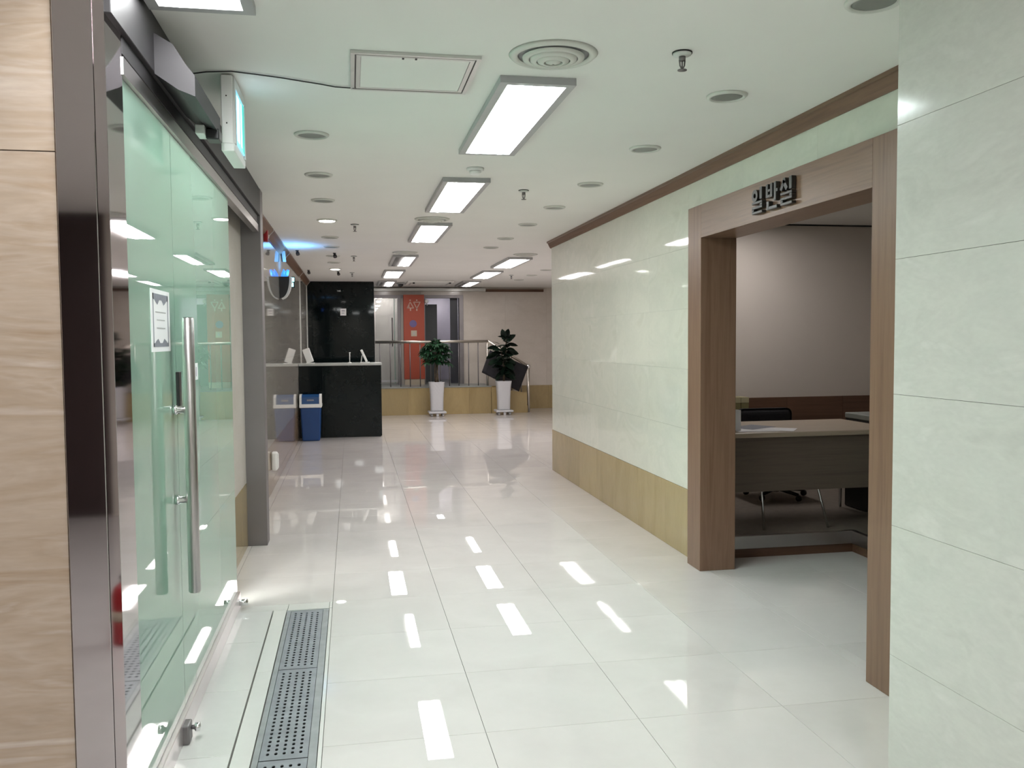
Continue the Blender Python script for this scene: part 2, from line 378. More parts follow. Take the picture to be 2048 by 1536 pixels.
# ================================================================== ROOM BEHIND THE DOORWAY
RY = 7.97
rb = struct('wall_room_back', 'dim plaster back wall of the office with dark wood wainscot', 'wall', B().box((2.40, RY, 0), (5.45, RY+.12, CZ)), 'room_wall')
ug = grid(2.4, 5.4, .6, 2.4)
tiles('wainscot_panel', rb, 'wood_dark', 'y', RY-.018, .02, [(2.40, .15, 5.3, .91)], ug, [.15, .91], .003)
obj('shadow_gap', B().box((2.40, RY-.012, CZ-.014), (5.3, RY, CZ)), 'black', rb)
struct('wall_room_side', 'far side plaster wall of the office', 'wall', B().box((5.3, 2.45, 0), (5.45, RY, CZ)), 'room_wall')
struct('wall_room_front', 'near plaster wall of the office beside the camera side', 'wall', B().box((2.40, 2.33, 0), (5.45, 2.45, CZ)), 'room_wall')
obj('plaster_lining', B().box((2.401, 5.46, 0), (2.41, RY, CZ)), 'room_wall', wr)
pf = struct('floor_office', 'raised brown office floor with a stainless steel nosing and wood kickboard', 'floor',
            B().box((2.41, 5.53, 0), (5.3, RY, .146)).box((3.43, 2.45, 0), (5.3, 5.53, .146)), 'carpet')
obj('nosing', B().box((2.41, 5.497, .062), (3.40, 5.535, .150), .002).box((3.397, 2.45, .062), (3.435, 5.535, .150), .002), 'steel', pf)
obj('kickboard', B().box((2.41, 5.512, .0), (3.415, 5.535, .062)).box((3.412, 2.45, .0), (3.435, 5.535, .062)), 'wood_dark', pf)
# desk
dk = thing('office_desk', (3.17, 5.6, .15), 'long desk with pale laminate top and dark front panel behind the doorway', 'desk')
def P(b, name, m, parent=dk, base=(3.17, 5.6, .15)):
    bmesh.ops.translate(b.bm, vec=-Vector(base), verts=b.bm.verts[:]); return obj(name, b, m, parent)
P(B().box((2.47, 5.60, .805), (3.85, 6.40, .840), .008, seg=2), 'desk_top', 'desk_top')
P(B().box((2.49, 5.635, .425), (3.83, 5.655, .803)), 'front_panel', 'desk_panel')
for x, x2 in ((2.81, 2.815), (3.24, 3.30)):
    P(B().tube([(x, 5.67, .806), (x, 5.67, .42), (x2, 5.64, .152)], .009, 10), 'leg', 'chrome')
for x in (2.55, 3.79):
    P(B().tube([(x, 6.30, .806), (x, 6.30, .152)], .012, 10), 'leg', 'chrome')
P(B().box((2.52, 6.0, .78), (3.80, 6.03, .804)), 'stretcher', 'steel_dark')
# side cabinet
sc_ = thing('side_cabinet', (4.12, 5.95, .15), 'black side cabinet with grey top at the right end of the desk', 'cabinet')
obj('body', B().box((-.25, -.42, 0), (.25, .42, .70), .004), 'black', sc_)
obj('top', B().box((-.255, -.425, .702), (.255, .425, .745), .006), 'bulb_off', sc_)
for k in range(3): obj('drawer', B().box((-.235, -.432, .03+.22*k), (.235, -.421, .235+.22*k), .003), 'black', sc_)
# office chair
ch = thing('office_chair', (3.50, 7.0, .15), 'black padded office chair behind the desk', 'chair')
b = B(); b.box((-.25, .0, .42), (.25, .06, .735), .05, seg=4); obj('backrest', b, 'black_cloth', ch)
obj('seat', B().box((-.25, -.44, .33), (.25, .02, .40), .025, seg=3), 'black_cloth', ch)
obj('column', B().tube([(0, -.2, .05), (0, -.2, .34)], .025), 'chrome', ch)
obj('back_bar', B().tube([(0, -.1, .32), (0, .09, .34), (0, .075, .55)], .014), 'black', ch)
bb = B()
for k in range(5):
    a = 2*PI*k/5; bb.tube([(0, -.2, .08), (.24*math.cos(a), -.2+.24*math.sin(a), .055)], [.02, .014], 8)
obj('base_star', bb, 'black', ch)
for k in range(5):
    a = 2*PI*k/5; obj('castor', B().lathe([(0, -.012), (.024, -.012), (.028, 0), (.024, .012), (0, .012)], (.25*math.cos(a), -.2+.25*math.sin(a), .0285), 12, 'Y'), 'black', ch)
# low cabinet + binders
lc = thing('low_cabinet', (3.45, 7.79, .15), 'low dark wooden cabinet against the office wainscot', 'cabinet')
obj('body', B().box((-.45, -.14, 0), (.30, .15, .50), .003), 'wood_dark', lc)
for x in (-.44, -.07): obj('door', B().box((x, -.152, .04), (x+.36, -.141, .48), .002), 'wood_dark', lc)
for i, (x, lb) in enumerate(((3.455, 'leftmost'), (3.54, 'middle'), (3.622, 'rightmost'))):
    f = thing('file_box', (x, 7.74, .65), lb+' of three olive file boxes standing against the wainscot', 'file box', 'olive file boxes on the low cabinet')
    obj('body', B().box((-.038, -.08, 0), (.038, .09, .265), .002), 'binder', f)
    obj('label_band', B().box((-.0385, -.0815, .235), (.0385, .09, .286)), 'binder_cap', f)
    obj('finger_hole', B().lathe([(0, -.0818), (.016, -.0818), (.016, -.079), (0, -.079)], (0, 0, .13), 14, 'Y'), 'hole', f)
# white sign box + papers on the desk
wb = thing('desk_sign', (2.65, 5.77, .84), 'white folded card stand on the left of the desk', 'card stand')
obj('front_leaf', B().prism([(-.08, 0), (.045, 0), (.045, .145), (-.08, .165)], 1, -.006, 0), 'paper', wb)
obj('back_leaf', B().prism([(.043, 0), (.045, 0), (.045, .145), (.043, .145)], 1, 0, .06), 'paper', wb)
for i, (x, y, rz, lb) in enumerate(((2.80, 5.77, .3, 'white paper sheet on the desk next to the card stand'), (2.96, 5.79, -.25, 'rightmost loose white paper sheet on the desk'), (2.87, 5.95, .9, 'grey printed sheet lying behind the white papers on the desk'))):
    z0 = .8412+.0008*i
    p = obj('paper_sheet', B().box((-.105, -.148, 0), (.105, .148, .0006)), 'paper' if i < 2 else 'paper_grey'); p.location = (x, y, z0); p.rotation_euler = (0, 0, rz+1.2)
    tag(p, lb, 'paper', 'papers on the desk')

# ================================================================== NEAR RIGHT PIER
PX, PY = 1.65, 2.45
wp = struct('wall_pier', 'pale veined marble wall filling the right edge of the view', 'wall', B().box((PX+.012, -2.8, 0), (2.39, PY-.012, CZ)), 'grout_pale')
pv = [.0, .09, .50, .91, 1.32, 1.735, 2.14, CZ]
tiles('wall_tile', wp, 'marble_pier', 'x', PX, .012, [(-2.8, 0, PY, CZ)], grid(-2.9, PY, .82, PY), pv, .0010)
tiles('wall_tile', wp, 'marble_pier', 'y', PY, -.012, [(PX+.013, 0, 2.39, CZ)], [PX+.013, 2.39], pv, .0016)

# ================================================================== LEFT: travertine wall, steel portal, glass doors
wt = struct('wall_front', 'beige travertine wall panel at the left edge of the view', 'wall', B().box((-4.1, 2.612, 0), (-.79, 2.75, CZ)), 'grout')
tiles('wall_tile', wt, 'travertine', 'y', 2.60, .012, [(-4.1, 0, -.785, CZ)], grid(-4.3, -.7, 1.2, -.785), [0, 2.02, CZ], .003)
dr = struct('door_2', 'glass entrance doors in a brushed stainless steel portal', 'door')
obj('door_jamb', B().box((-.783, 2.592, 0), (-.681, 2.78, CZ), .002), 'steel_mirror', dr)
obj('door_jamb', B().box((-.6808, 2.598, 0), (-.650, 2.78, CZ), .001), 'steel_mirror', dr)
obj('door_jamb', B().box((-.783, 6.58, 0), (-.630, 6.75, CZ), .002), 'steel_dark', dr)
obj('door_header', B().box((-.783, 2.60, 2.400), (-.632, 4.10, CZ-.001), .002), 'steel_brushed', dr)
obj('door_header', B().box((-.783, 4.103, 2.400), (-.632, 6.60, CZ-.001), .002), 'steel_brushed', dr)
obj('track_cover', B().box((-.70, 2.78, 2.345), (-.648, 6.58, 2.398), .001), 'steel_brushed', dr)
obj('top_rail', B().box((-.688, 2.78, 2.285), (-.645, 6.58, 2.338), .001), 'steel', dr)
obj('bottom_rail', B().box((-.695, 2.78, .0), (-.640, 5.085, .085), .002), 'steel_pale', dr)
GX = -.665
for (y0, y1) in ((2.785, 3.506), (3.512, 5.08)):
    g_ = obj('glass_pane', B().box((GX-.006, y0, .087), (GX+.006, y1, 2.283)), 'glass_green', dr)
    obj('pane_edge', B().box((GX-.006, y1, .087), (GX+.006, y1+.0025, 2.283)), 'glass_edge', g_)
def handle(sx):
    X = GX+sx*.065
    h = obj('door_handle', B().tube([(X, 3.44, .55), (X, 3.44, .555), (X, 3.44, 1.585), (X, 3.44, 1.59)], [.018, .022, .022, .018], 20), 'steel', dr)
    for z in (1.245, .905):
        obj('standoff', B().lathe([(0, 0), (.018, 0), (.018, sx*.012), (.013, sx*.014), (.013, sx*.065), (0, sx*.065)], (GX+sx*.0065, 3.44, z), 14, 'X'), 'chrome', h)
handle(1); handle(-1)
obj('lock_box', B().box((GX+.0065, 3.49, 1.225), (GX+.020, 3.535, 1.385), .002), 'black', dr)
lk = obj('patch_lock', B().box((GX-.02, 3.345, .0), (GX+.048, 3.415, .074), .006, seg=2), 'steel_dark', dr)
obj('lock_knob', B().lathe([(0, 0), (.007, 0), (.009, .012), (.016, .016), (.016, .032), (0, .036)], (GX+.048, 3.385, .052), 12, 'X'), 'chrome', lk)
lk2 = obj('floor_pin', B().lathe([(0, 0), (.017, 0), (.017, .055), (.013, .058), (.013, .062), (.018, .064), (.018, .115), (0, .118)], (GX-.045, 5.02, .040), 16, 'X'), 'chrome', dr)
# sensor housing and camera on the header
sh = thing('sensor_housing', (-.632, 3.48, 2.40), 'brushed steel sensor cover sticking out of the door header', 'sensor cover')
obj('shell', B().prism([(0, .13), (.06, .095), (.10, .03), (.128, -.005), (.128, -.075), (.075, -.055), (.0, -.005)], 1, -.34, .24), 'steel_brushed', sh)
obj('lens', B().box((.085, .15, -.108), (.135, .235, -.066), .004), 'black', sh)
obj('bracket', B().box((.05, .12, -.095), (.084, .22, -.06), .002), 'white_paint', sh)
# marble wall beyond the glass leaf (inside the portal) and main left wall
wl = struct('wall_left', 'glossy marble wall greyed by dark reflections put into its colour, with brown base running to the black counter', 'wall',
            B().box((-.96, 5.18, 0), (-.782, 6.58, CZ)).box((-.96, 6.58, 0), (-.812, 16.7, CZ)), 'grout_pale')
tiles('wall_tile', wl, 'beige_wall', 'x', -.77, -.012, [(5.18, .465, 6.58, CZ)], [5.18, 6.58], [.465, 2.4, CZ], .002)
tiles('base_tile', wl, 'tan', 'x', -.768, -.014, [(5.18, 0, 6.58, .465)], grid(5, 6.6, .61, 5.065), [0, .465], .002)
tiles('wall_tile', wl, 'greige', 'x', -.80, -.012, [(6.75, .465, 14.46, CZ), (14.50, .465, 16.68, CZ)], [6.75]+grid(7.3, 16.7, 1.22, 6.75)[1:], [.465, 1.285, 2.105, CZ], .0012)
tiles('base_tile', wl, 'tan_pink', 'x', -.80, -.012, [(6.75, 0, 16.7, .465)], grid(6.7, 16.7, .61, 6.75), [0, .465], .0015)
for y in (6.77, 14.48, 16.67):
    obj('corner_strip', B().box((-.812, y-.018, 0), (-.790, y+.018, CZ-.07)), 'alu', wl)
tl = struct('trim_2', 'brown crown moulding with pale joint strips above the left wall', 'trim',
            B().prism([(-.735, CZ), (-.80, CZ), (-.80, CZ-.085), (-.79, CZ-.085), (-.765, CZ-.05), (-.735, CZ-.02)], 1, 6.75, 16.7), 'wood_y')
for y in (8.93, 11.2, 14.3, 16.6):
    obj('joint_strip', B().prism([(-.731, CZ), (-.80, CZ), (-.80, CZ-.089), (-.788, CZ-.089), (-.762, CZ-.054), (-.731, CZ-.022)], 1, y-.02, y+.02), 'alu', tl)

# vestibule behind the glass
struct('wall_vestibule', 'pale wall of the entrance vestibule behind the glass', 'wall', B().box((-2.75, 2.75, 0), (-2.60, 5.45, CZ)), 'mint_wall')
struct('wall_vestibule_end', 'end wall of the vestibule seen through the glass', 'wall', B().box((-2.60, 5.30, 0), (-.97, 5.45, CZ)), 'mint_wall')
m_ = box('door_mat', (-1.9, 3.0, .0005), (-.93, 4.9, .012), 'mat_grey'); tag(m_, 'dark teal door mat on the vestibule floor behind the glass door', 'mat')
# notices on the glass
nt_ = thing('door_notice', (GX+.0068, 3.255, 1.465), 'white framed notice sheet taped to the glass door', 'notice')
obj('sheet', B().box((0, -.155, 0), (.0008, .155, .215)), 'paper', nt_)
obj('printed_border', B().box((.0009, -.125, .017), (.0013, .125, .030)).box((.0009, -.125, .180), (.0013, .125, .200)).box((.0009, -.125, .017), (.0013, -.113, .2)).box((.0009, .113, .017), (.0013, .125, .2))
    .prism([(-.1, .03), (-.02, .03), (-.05, .045), (-.08, .038)], 0, .0009, .0013).prism([(.1, .18), (.02, .18), (.05, .163), (.08, .172)], 0, .0009, .0013).prism([(-.1, .18), (-.02, .18), (-.05, .163), (-.08, .172)], 0, .0009, .0013).prism([(.1, .03), (.02, .03), (.05, .045), (.08, .038)], 0, .0009, .0013), 'paper_grey', nt_)
lines = B()
for z, w2 in ((.135, .085), (.108, .065), (.080, .07)): lines.box((.0009, -w2, z), (.0012, w2, z+.004))
obj('print_lines', lines, 'lamp_frame', nt_)
st = thing('door_sticker', (GX+.0068, 3.92, 1.335), 'small white sticker on the glass to the right of the long handle', 'sticker')
obj('sheet', B().box((0, -.06, 0), (.0008, .06, .072)), 'paper', st)
obj('print_lines', B().box((.0009, -.02, .01), (.0012, -.008, .06)).box((.0009, .012, .015), (.0012, .022, .055)), 'violet', st)

# ---- drain channel with punched grates
dc = thing('drain_channel', (-.262, 3.8, 0), 'grey perforated drain grate set in the floor along the glass doors', 'drain')
obj('channel_frame', B().box((-.113, -1.3, -.029), (-.092, 1.143, -.001)).box((.083, -1.3, -.029), (.113, 1.143, -.001)).box((-.092, 1.131, -.029), (.083, 1.143, -.001)), 'grate_frame', dc)
obj('channel_bed', B().box((-.0915, -1.3, -.0295), (.0825, 1.13, -.027)), 'hole', dc)
def grate(y0, y1):
    bm = bmesh.new(); x0, x1 = -.090, .081; nc = 5; m0 = .012; zt, zb = -.0015, -.0045
    cw = (x1-x0-2*m0)/nc; nr = int(round((y1-y0-.06)/.034)); ch_ = (y1-y0-.06)/nr
    def V(x, y, z=zt): return bm.verts.new((x, y, z))
    def quad(a, b, c, d): bm.faces.new([V(a, b), V(c, b), V(c, d), V(a, d)])
    quad(x0, y0, x1, y0+.03); quad(x0, y1-.03, x1, y1); quad(x0, y0+.03, x0+m0, y1-.03); quad(x1-m0, y0+.03, x1, y1-.03)
    for i in range(nc):
        for j in range(nr):
            a, b = x0+m0+i*cw, y0+.03+j*ch_; cx, cy = a+cw/2, b+ch_/2
            out = [(a, b), (cx, b), (a+cw, b), (a+cw, cy), (a+cw, b+ch_), (cx, b+ch_), (a, b+ch_), (a, cy)]
            rx, ry = .0062, .0105
            inn = [(cx-rx*.75, cy-ry*.75), (cx, cy-ry), (cx+rx*.75, cy-ry*.75), (cx+rx, cy), (cx+rx*.75, cy+ry*.75), (cx, cy+ry), (cx-rx*.75, cy+ry*.75), (cx-rx, cy)]
            O = [V(*p) for p in out]; I = [V(*p) for p in inn]; D = [V(p[0], p[1], zb) for p in inn]
            for k in range(8):
                l = (k+1) % 8
                bm.faces.new([O[k], O[l], I[l], I[k]]); bm.faces.new([I[k], I[l], D[l], D[k]])
    me = bpy.data.meshes.new('grate'); bm.to_mesh(me); bm.free(); return me
for (a, b_) in ((.253, 1.128), (-.63, .247), (-1.3, -.636)):
    link('grate', grate(a, b_), 'grate', dc)

# ---- exit sign by the header
ex = thing('exit_sign', (-.482, 3.97, 2.283), 'white box exit sign with lit green and white face hanging by the door header', 'exit sign')
obj('body', B().box((-.026, -.185, 0), (.020, .185, .305), .003), 'white_plastic', ex)
obj('bottom_cap', B().box((-.028, -.188, -.004), (.024, .188, .03), .003), 'white_plastic', ex)
obj('face_frame', B().box((.0205, -.18, .03), (.028, -.14, .30)).box((.0205, .15, .03), (.028, .18, .30)).box((.0205, -.14, .262), (.028, .15, .30)), 'white_paint', ex)
fc = obj('lit_face', B().box((.0205, -.14, .045), (.026, .15, .262)), 'exit_face', ex)
obj('pictogram', B().box((.0262, -.10, .06), (.0268, -.02, .245)).box((.0262, .03, .06), (.0268, .06, .245)), 'exit_white', fc)
obj('pictogram_panel', B().box((.0262, .085, .05), (.0268, .145, .258)), 'exit_green', fc)
for z in (.22, .11): obj('screw', B().lathe([(0, -.1868), (.003, -.1868), (.003, -.185), (0, -.185)], (-.005, 0, z), 8, 'Y'), 'black', ex)
# ---- wire
wire = obj('cable', B().tube([(-.64, 3.79, CZ-.012), (-.56, 3.765, CZ-.006), (-.46, 3.745, CZ-.005), (-.36, 3.77, CZ-.006), (-.27, 3.80, CZ-.006), (-.19, 3.835, CZ-.006), (-.11, 3.865, CZ-.007), (-.05, 3.90, CZ-.006), (.0, 3.905, CZ-.006), (.03, 3.885, CZ-.012)], .0028, 6), 'black')
tag(wire, 'thin black cable running across the ceiling to the access panel', 'cable')
# ---- access hatch
ah = thing('ceiling_hatch', (.265, 3.665, CZ), 'square aluminium framed access hatch in the ceiling', 'access panel')
def ring(x0, y0, x1, y1, wd, z0, z1):
    return B().box((x0, y0, z0), (x1, y0+wd, z1)).box((x0, y1-wd, z0), (x1, y1, z1)).box((x0, y0+wd, z0), (x0+wd, y1-wd, z1)).box((x1-wd, y0+wd, z0), (x1, y1-wd, z1))
obj('outer_frame', ring(-.25, -.25, .25, .25, .016, -.012, -.0005), 'alu', ah)
obj('shadow_joint', B().box((-.234, -.234, -.004), (.234, .234, -.001)), 'black', ah)
obj('inner_frame', ring(-.228, -.222, .229, .228, .017, -.010, -.0041), 'alu', ah)
lf = obj('hatch_leaf', B().box((-.210, -.208, -.009), (.210, .210, -.0041)), 'ceiling', ah)
for x in (-.05, .0): obj('latch', B().box((x-.004, -.212, -.013), (x+.004, -.2, -.009)), 'black', lf)

# ---- troffers
def lens_mesh(x0, x1, y0, y1):
    b = B(); n = 10; r = []
    for i in range(n+1):
        t = i/n; x = x0+(x1-x0)*t; z = -.012-.020*math.sin(PI*t); e = .018*(1-math.sin(PI*t))
        r.append((x, z, e))
    top = []; bot = []
    for x, z, e in r:
        top.append((b.bm.verts.new((x, y0+e, z)), b.bm.verts.new((x, y1-e, z))))
    for A, D in zip(top, top[1:]): b.bm.faces.new([A[0], A[1], D[1], D[0]]).smooth = True
    hi = [(b.bm.verts.new((x, y0+e, -.004)), b.bm.verts.new((x, y1-e, -.004))) for x, z, e in r]
    for A, D, a, d in zip(top, top[1:], hi, hi[1:]):
        b.bm.faces.new([A[0], D[0], d[0], a[0]]); b.bm.faces.new([A[1], D[1], d[1], a[1]])
    return b
def troffer(x, y, L, W, on, label, loc_z=CZ, group='fluorescent ceiling lights'):
    lit = 'tube_vestibule' if (x < -1 and y > 2.7) else ('tube_cool' if 3 < y < 5.2 else ('tube_on' if y < 7 else 'tube_warm'))
    t = thing('ceiling_light', (x, y, loc_z), label, 'ceiling light', group)
    obj('housing', ring(-W/2, -L/2, W/2, L/2, .036, -.030, -.0005), 'lamp_frame', t)
    obj('reflector', B().box((-W/2+.036, -L/2+.036, -.003), (W/2-.036, L/2-.036, -.0006)), 'white_paint', t)
    for k, (a, b_) in enumerate(((-W/2+.040, -.005), (.005, W/2-.040))):
        obj('diffuser', lens_mesh(a, b_, -L/2+.042, L/2-.042), lit if on[k] else 'tube_off', t)
    return t
LX = .79
troffer(LX, 4.36, 1.44, .325, (1, 1), 'largest rectangular ceiling light, in front of the access hatch')
troffer(LX, 6.69, 1.47, .325, (1, 1), 'second rectangular ceiling light of the main row, past the smoke detector')
troffer(LX, 8.99, 1.47, .325, (1, 1), 'third rectangular ceiling light of the main row')
troffer(.71, 12.15, 1.5, .325, (0, 1), 'half-lit ceiling light, fourth of the main row')
troffer(.69, 14.60, 1.5, .325, (1, 1), 'fully lit fifth ceiling light of the main row')
troffer(.68, 17.05, 1.4, .325, (0, 1), 'half-lit last ceiling light of the main row, nearest the railing')
troffer(2.25, 12.35, 1.5, .34, (1, 1), 'nearest ceiling light of the right-hand far row')
troffer(2.25, 14.65, 1.5, .34, (1, 1), 'middle ceiling light of the right-hand far row')
troffer(2.25, 17.05, 1.4, .34, (0, 1), 'half-lit last ceiling light of the right-hand far row')
troffer(-.455, 2.28, 1.5, .33, (1, 1), 'ceiling light cut by the top edge above the steel header')
# unseen lights added to brighten the lobby, the vestibule glass and the office
troffer(.80, -.2, 1.45, .325, (1, 1), 'unseen ceiling light added to brighten the lobby behind the camera', group='lobby lights')
troffer(-2.2, .6, 1.45, .325, (1, 1), 'unseen ceiling light added to brighten the lobby left of the camera', group='lobby lights')
troffer(-1.3, 4.0, 1.45, .325, (1, 1), 'unseen ceiling light added to brighten the vestibule near the glass', group='lobby lights')
troffer(-2.2, 4.0, 1.45, .325, (1, 1), 'unseen ceiling light added to brighten the vestibule near its far wall', group='lobby lights')
troffer(.2, -1.9, 1.2, .325, (1, 1), 'small unseen ceiling light added to brighten the lobby far behind the camera', group='lobby lights')
troffer(3.62, 7.05, 1.0, .28, (1, 1), 'unseen ceiling light added behind the lintel to brighten the office', group='lobby lights')
troffer(4.3, 12.9, 1.45, .325, (1, 1), 'ceiling light of the far hall hidden by the corner', group='lobby lights')

# ---- downlights
def downlight(x, y, on, label, r=.092, group='round downlights'):
    t = thing('downlight', (x, y, CZ), label, 'downlight', group)
    obj('trim_ring', B().lathe([(r*.76, -.002), (r*.80, -.012), (r*.92, -.012), (r, -.004), (r, -.0005), (r*.76, -.0005)], n=36, cap=False), 'trim_white', t)
    dz = -.017 if on else -.009
    obj('lamp_disc', B().lathe([(0, dz), (r*.55, dz*.96), (r*.76, dz*.72), (r*.76, -.0006), (0, -.0006)], n=30), 'bulb_on' if on else 'bulb_off', t)
    return t
OR = ['first', 'second', 'third', 'fourth', 'fifth', 'sixth', 'seventh', 'eighth', 'ninth', 'tenth']
left = [(-.19, 4.83, 0), (-.195, 5.98, 0), (-.20, 7.05, 0), (-.20, 8.21, 1), (-.205, 9.55, 0), (-.21, 10.52, 0), (-.215, 11.65, 0), (-.22, 12.6, 0), (-.225, 13.75, 1)]
for i, (x, y, on) in enumerate(left):
    downlight(x, y, on, (('nearer lit' if y < 10 else 'farther lit') if on else 'unlit')+' downlight, %s of the row along the left wall' % OR[i])
right = [(1.70, 2.66), (1.695, 3.79), (1.69, 4.90), (1.69, 6.08), (1.685, 7.18), (1.68, 8.28), (1.67, 9.45), (1.66, 10.4)]
for i, (x, y) in enumerate(right):
    downlight(x, y, 0, 'unlit downlight, %s of the row along the cream marble wall' % OR[i])
for i, (x, y) in enumerate([(3.07, 13.7), (3.08, 14.85), (3.07, 16.0)]):
    downlight(x, y, 0, 'tiny unlit downlight beyond the wall corner, %s from the camera' % OR[i])

# ---- round air diffusers
def diffuser(x, y, r, label):
    t = thing('air_diffuser', (x, y, CZ), label, 'air vent', 'round air diffusers')
    obj('flange', B().lathe([(r*.80, -.006), (r*.84, -.014), (r*.93, -.012), (r, -.001), (r*.80, -.001)], n=48, cap=False), 'trim_white', t)
    obj('throat', B().lathe([(0, -.0012), (r*.80, -.0012), (r*.80, -.0006), (0, -.0006)], n=36), 'lamp_frame', t)
    for k, (a, z) in enumerate(((.70, .020), (.53, .028), (.36, .034), (.18, .038))):
        ri = r*(a-.13)
        obj('cone_ring', B().lathe([(r*a, -.006-z*.3), (r*a*.98, -.008-z*.6), (ri, -z), (max(ri-.004, 0), -z), (r*a-.012, -.004-z*.3)], n=40, cap=False), 'trim_white', t)
    return t
diffuser(.785, 3.35, .172, 'large round air diffuser just in front of the biggest ceiling light')
diffuser(.74, 8.02, .16, 'flat round air diffuser before the third ceiling light of the main row')
diffuser(.68, 11.1, .16, 'round air diffuser before the half-lit fourth ceiling light')
diffuser(2.24, 11.2, .16, 'round air diffuser before the right-hand far row of lights')
# ---- smoke detector
sd = thing('smoke_detector', (.80, 5.62, CZ), 'white smoke detector between the first two ceiling lights', 'smoke detector')
obj('base', B().lathe([(0, -.0005), (.056, -.0005), (.056, -.014), (.05, -.018), (0, -.018)], n=32), 'white_plastic', sd)
obj('head', B().lathe([(.04, -.018), (.038, -.034), (.028, -.042), (0, -.044)], n=28), 'white_plastic', sd)
# ---- sprinklers
def sprinkler(x, y, label):
    t = thing('sprinkler', (x, y, CZ), label, 'sprinkler', 'fire sprinklers')
    obj('escutcheon', B().lathe([(.0, -.0005), (.037, -.0005), (.034, -.012), (.014, -.016), (0, -.016)], n=24), 'white_paint', t)
    obj('shadow_ring', B().lathe([(.0365, -.0004), (.039, -.0004), (.039, -.005), (.0365, -.005)], n=24, cap=False), 'black', t)
    obj('body', B().lathe([(0, -.016), (.013, -.016), (.013, -.03), (.007, -.034), (0, -.034)], n=12), 'steel_dark', t)
    b = B(); b.tube([(-.011, 0, -.03), (-.009, 0, -.05), (0, 0, -.066)], .003, 6).tube([(.011, 0, -.03), (.009, 0, -.05), (0, 0, -.066)], .003, 6).tube([(0, 0, -.03), (0, 0, -.066)], .003, 6)
    obj('yoke', b, 'steel_dark', t)
    obj('deflector', B().lathe([(0, -.066), (.018, -.066), (.018, -.069), (0, -.069)], n=16), 'steel_dark', t)
    return t
sp = [(1.27, 3.25, 'sprinkler head nearest the camera, right of the large air diffuser'), (1.27, 6.40, 'sprinkler head right of the second ceiling light'),
      (.05, 8.48, 'sprinkler head beside the nearer lit downlight'), (.05, 11.66, 'sprinkler head left of the half-lit fourth ceiling light'),
      (.03, 14.5, 'farthest sprinkler head on the left, before the black wall'), (2.72, 14.85, 'farthest sprinkler head on the right beyond the far row of lights')]
for x, y, lb in sp: sprinkler(x, y, lb)
# ---- little black spotlights
for x, y, lb in ((-.19, 11.28, 'black spotlight beside the left downlight row, nearer one'), (-.63, 11.0, 'black spotlight near the left crown moulding, nearer one'), (-.64, 14.05, 'black spotlight near the left crown moulding, farther one'), (-.19, 14.3, 'black spotlight just past the farther lit downlight')):
    t = thing('spotlight', (x, y, CZ), lb, 'spotlight', 'small black spotlights')
    obj('mount', B().lathe([(0, -.0005), (.02, -.0005), (.02, -.01), (0, -.01)], n=16), 'black', t)
    obj('barrel', B().tube([(0, .006, -.01), (.004, -.004, -.03), (.010, -.018, -.052)], [.010, .022, .024], 14), 'black', t)
# ---- dome camera and far ceiling fittings
dm = thing('dome_camera', (.94, 16.94, CZ), 'small dark dome camera on the ceiling by the last light', 'camera')
obj('collar', B().lathe([(0, -.0005), (.08, -.0005), (.075, -.03), (0, -.03)], n=24), 'lamp_frame', dm)
obj('dome', B().lathe([(.06, -.03), (.055, -.06), (.03, -.082), (0, -.088)], n=24), 'black', dm)
cs = thing('ceiling_cassette', (1.48, 16.9, CZ), 'flat square ceiling air conditioner between the last two lights', 'air conditioner')
obj('panel', B().box((-.43, -.5, -.03), (.43, .5, -.0005), .006), 'ceiling', cs)
for s_ in (-1, 1):
    obj('slot', B().box((-.32, s_*.42-.02, -.0315), (.32, s_*.42+.02, -.0302)), 'lamp_frame', cs)
for s_ in (-1, 1):
    obj('slot', B().box((s_*.36-.02, -.35, -.0315), (s_*.36+.02, .35, -.0302)), 'lamp_frame', cs)
for x in (-.32, .36): obj('clip', B().box((x-.02, -.49, -.055), (x+.02, -.45, -.0302), .003), 'black', cs)

# ================================================================== LEFT WALL THINGS
fa = thing('alarm_box', (-.80, 8.66, 2.44), 'small red alarm box high on the left wall beside the steel jamb', 'alarm')
obj('body', B().box((0, -.05, 0), (.038, .05, .12), .006), 'red', fa); obj('button', B().lathe([(0, .038), (.018, .038), (.018, .046), (0, .046)], (0, 0, .05), 14, 'X'), 'white_plastic', fa)
ob = thing('wall_outlet_box', (-.80, 8.92, .215), 'rounded white plastic box low on the left wall', 'outlet box')
obj('body', B().box((0, -.06, 0), (.062, .06, .185), .022, seg=3), 'white_plastic', ob)
obj('cover_plate', B().box((.0625, -.045, .02), (.068, .045, .165), .004), 'white_plastic', ob)
sc2 = thing('wall_sconce', (-.80, 10.45, 1.985), 'half-bowl wall sconce throwing blue light on the ceiling', 'wall lamp')
qp = [(0, 0)]+[(.122*math.sin(a)**.8, .248*(1-math.cos(a))) for a in [PI/2*k/12 for k in range(1, 13)]]+[(0, .248)]
obj('bowl', B().prism([(x*.93, z) for x, z in qp], 1, -.085, .085), 'black', sc2)
bd = B()
for (x0, z0), (x1, z1) in zip(qp[1:-2], qp[2:-1]):
    bd.prism([(x0*.935, z0), (x1*.935, z1), (x1*1.10, z1-.002), (x0*1.10, z0-.012)], 1, -.095, .095)
obj('rim_band', bd, 'white_paint', sc2)
obj('back_plate', B().box((0, -.05, .02), (.006, .05, .24)), 'chrome', sc2)
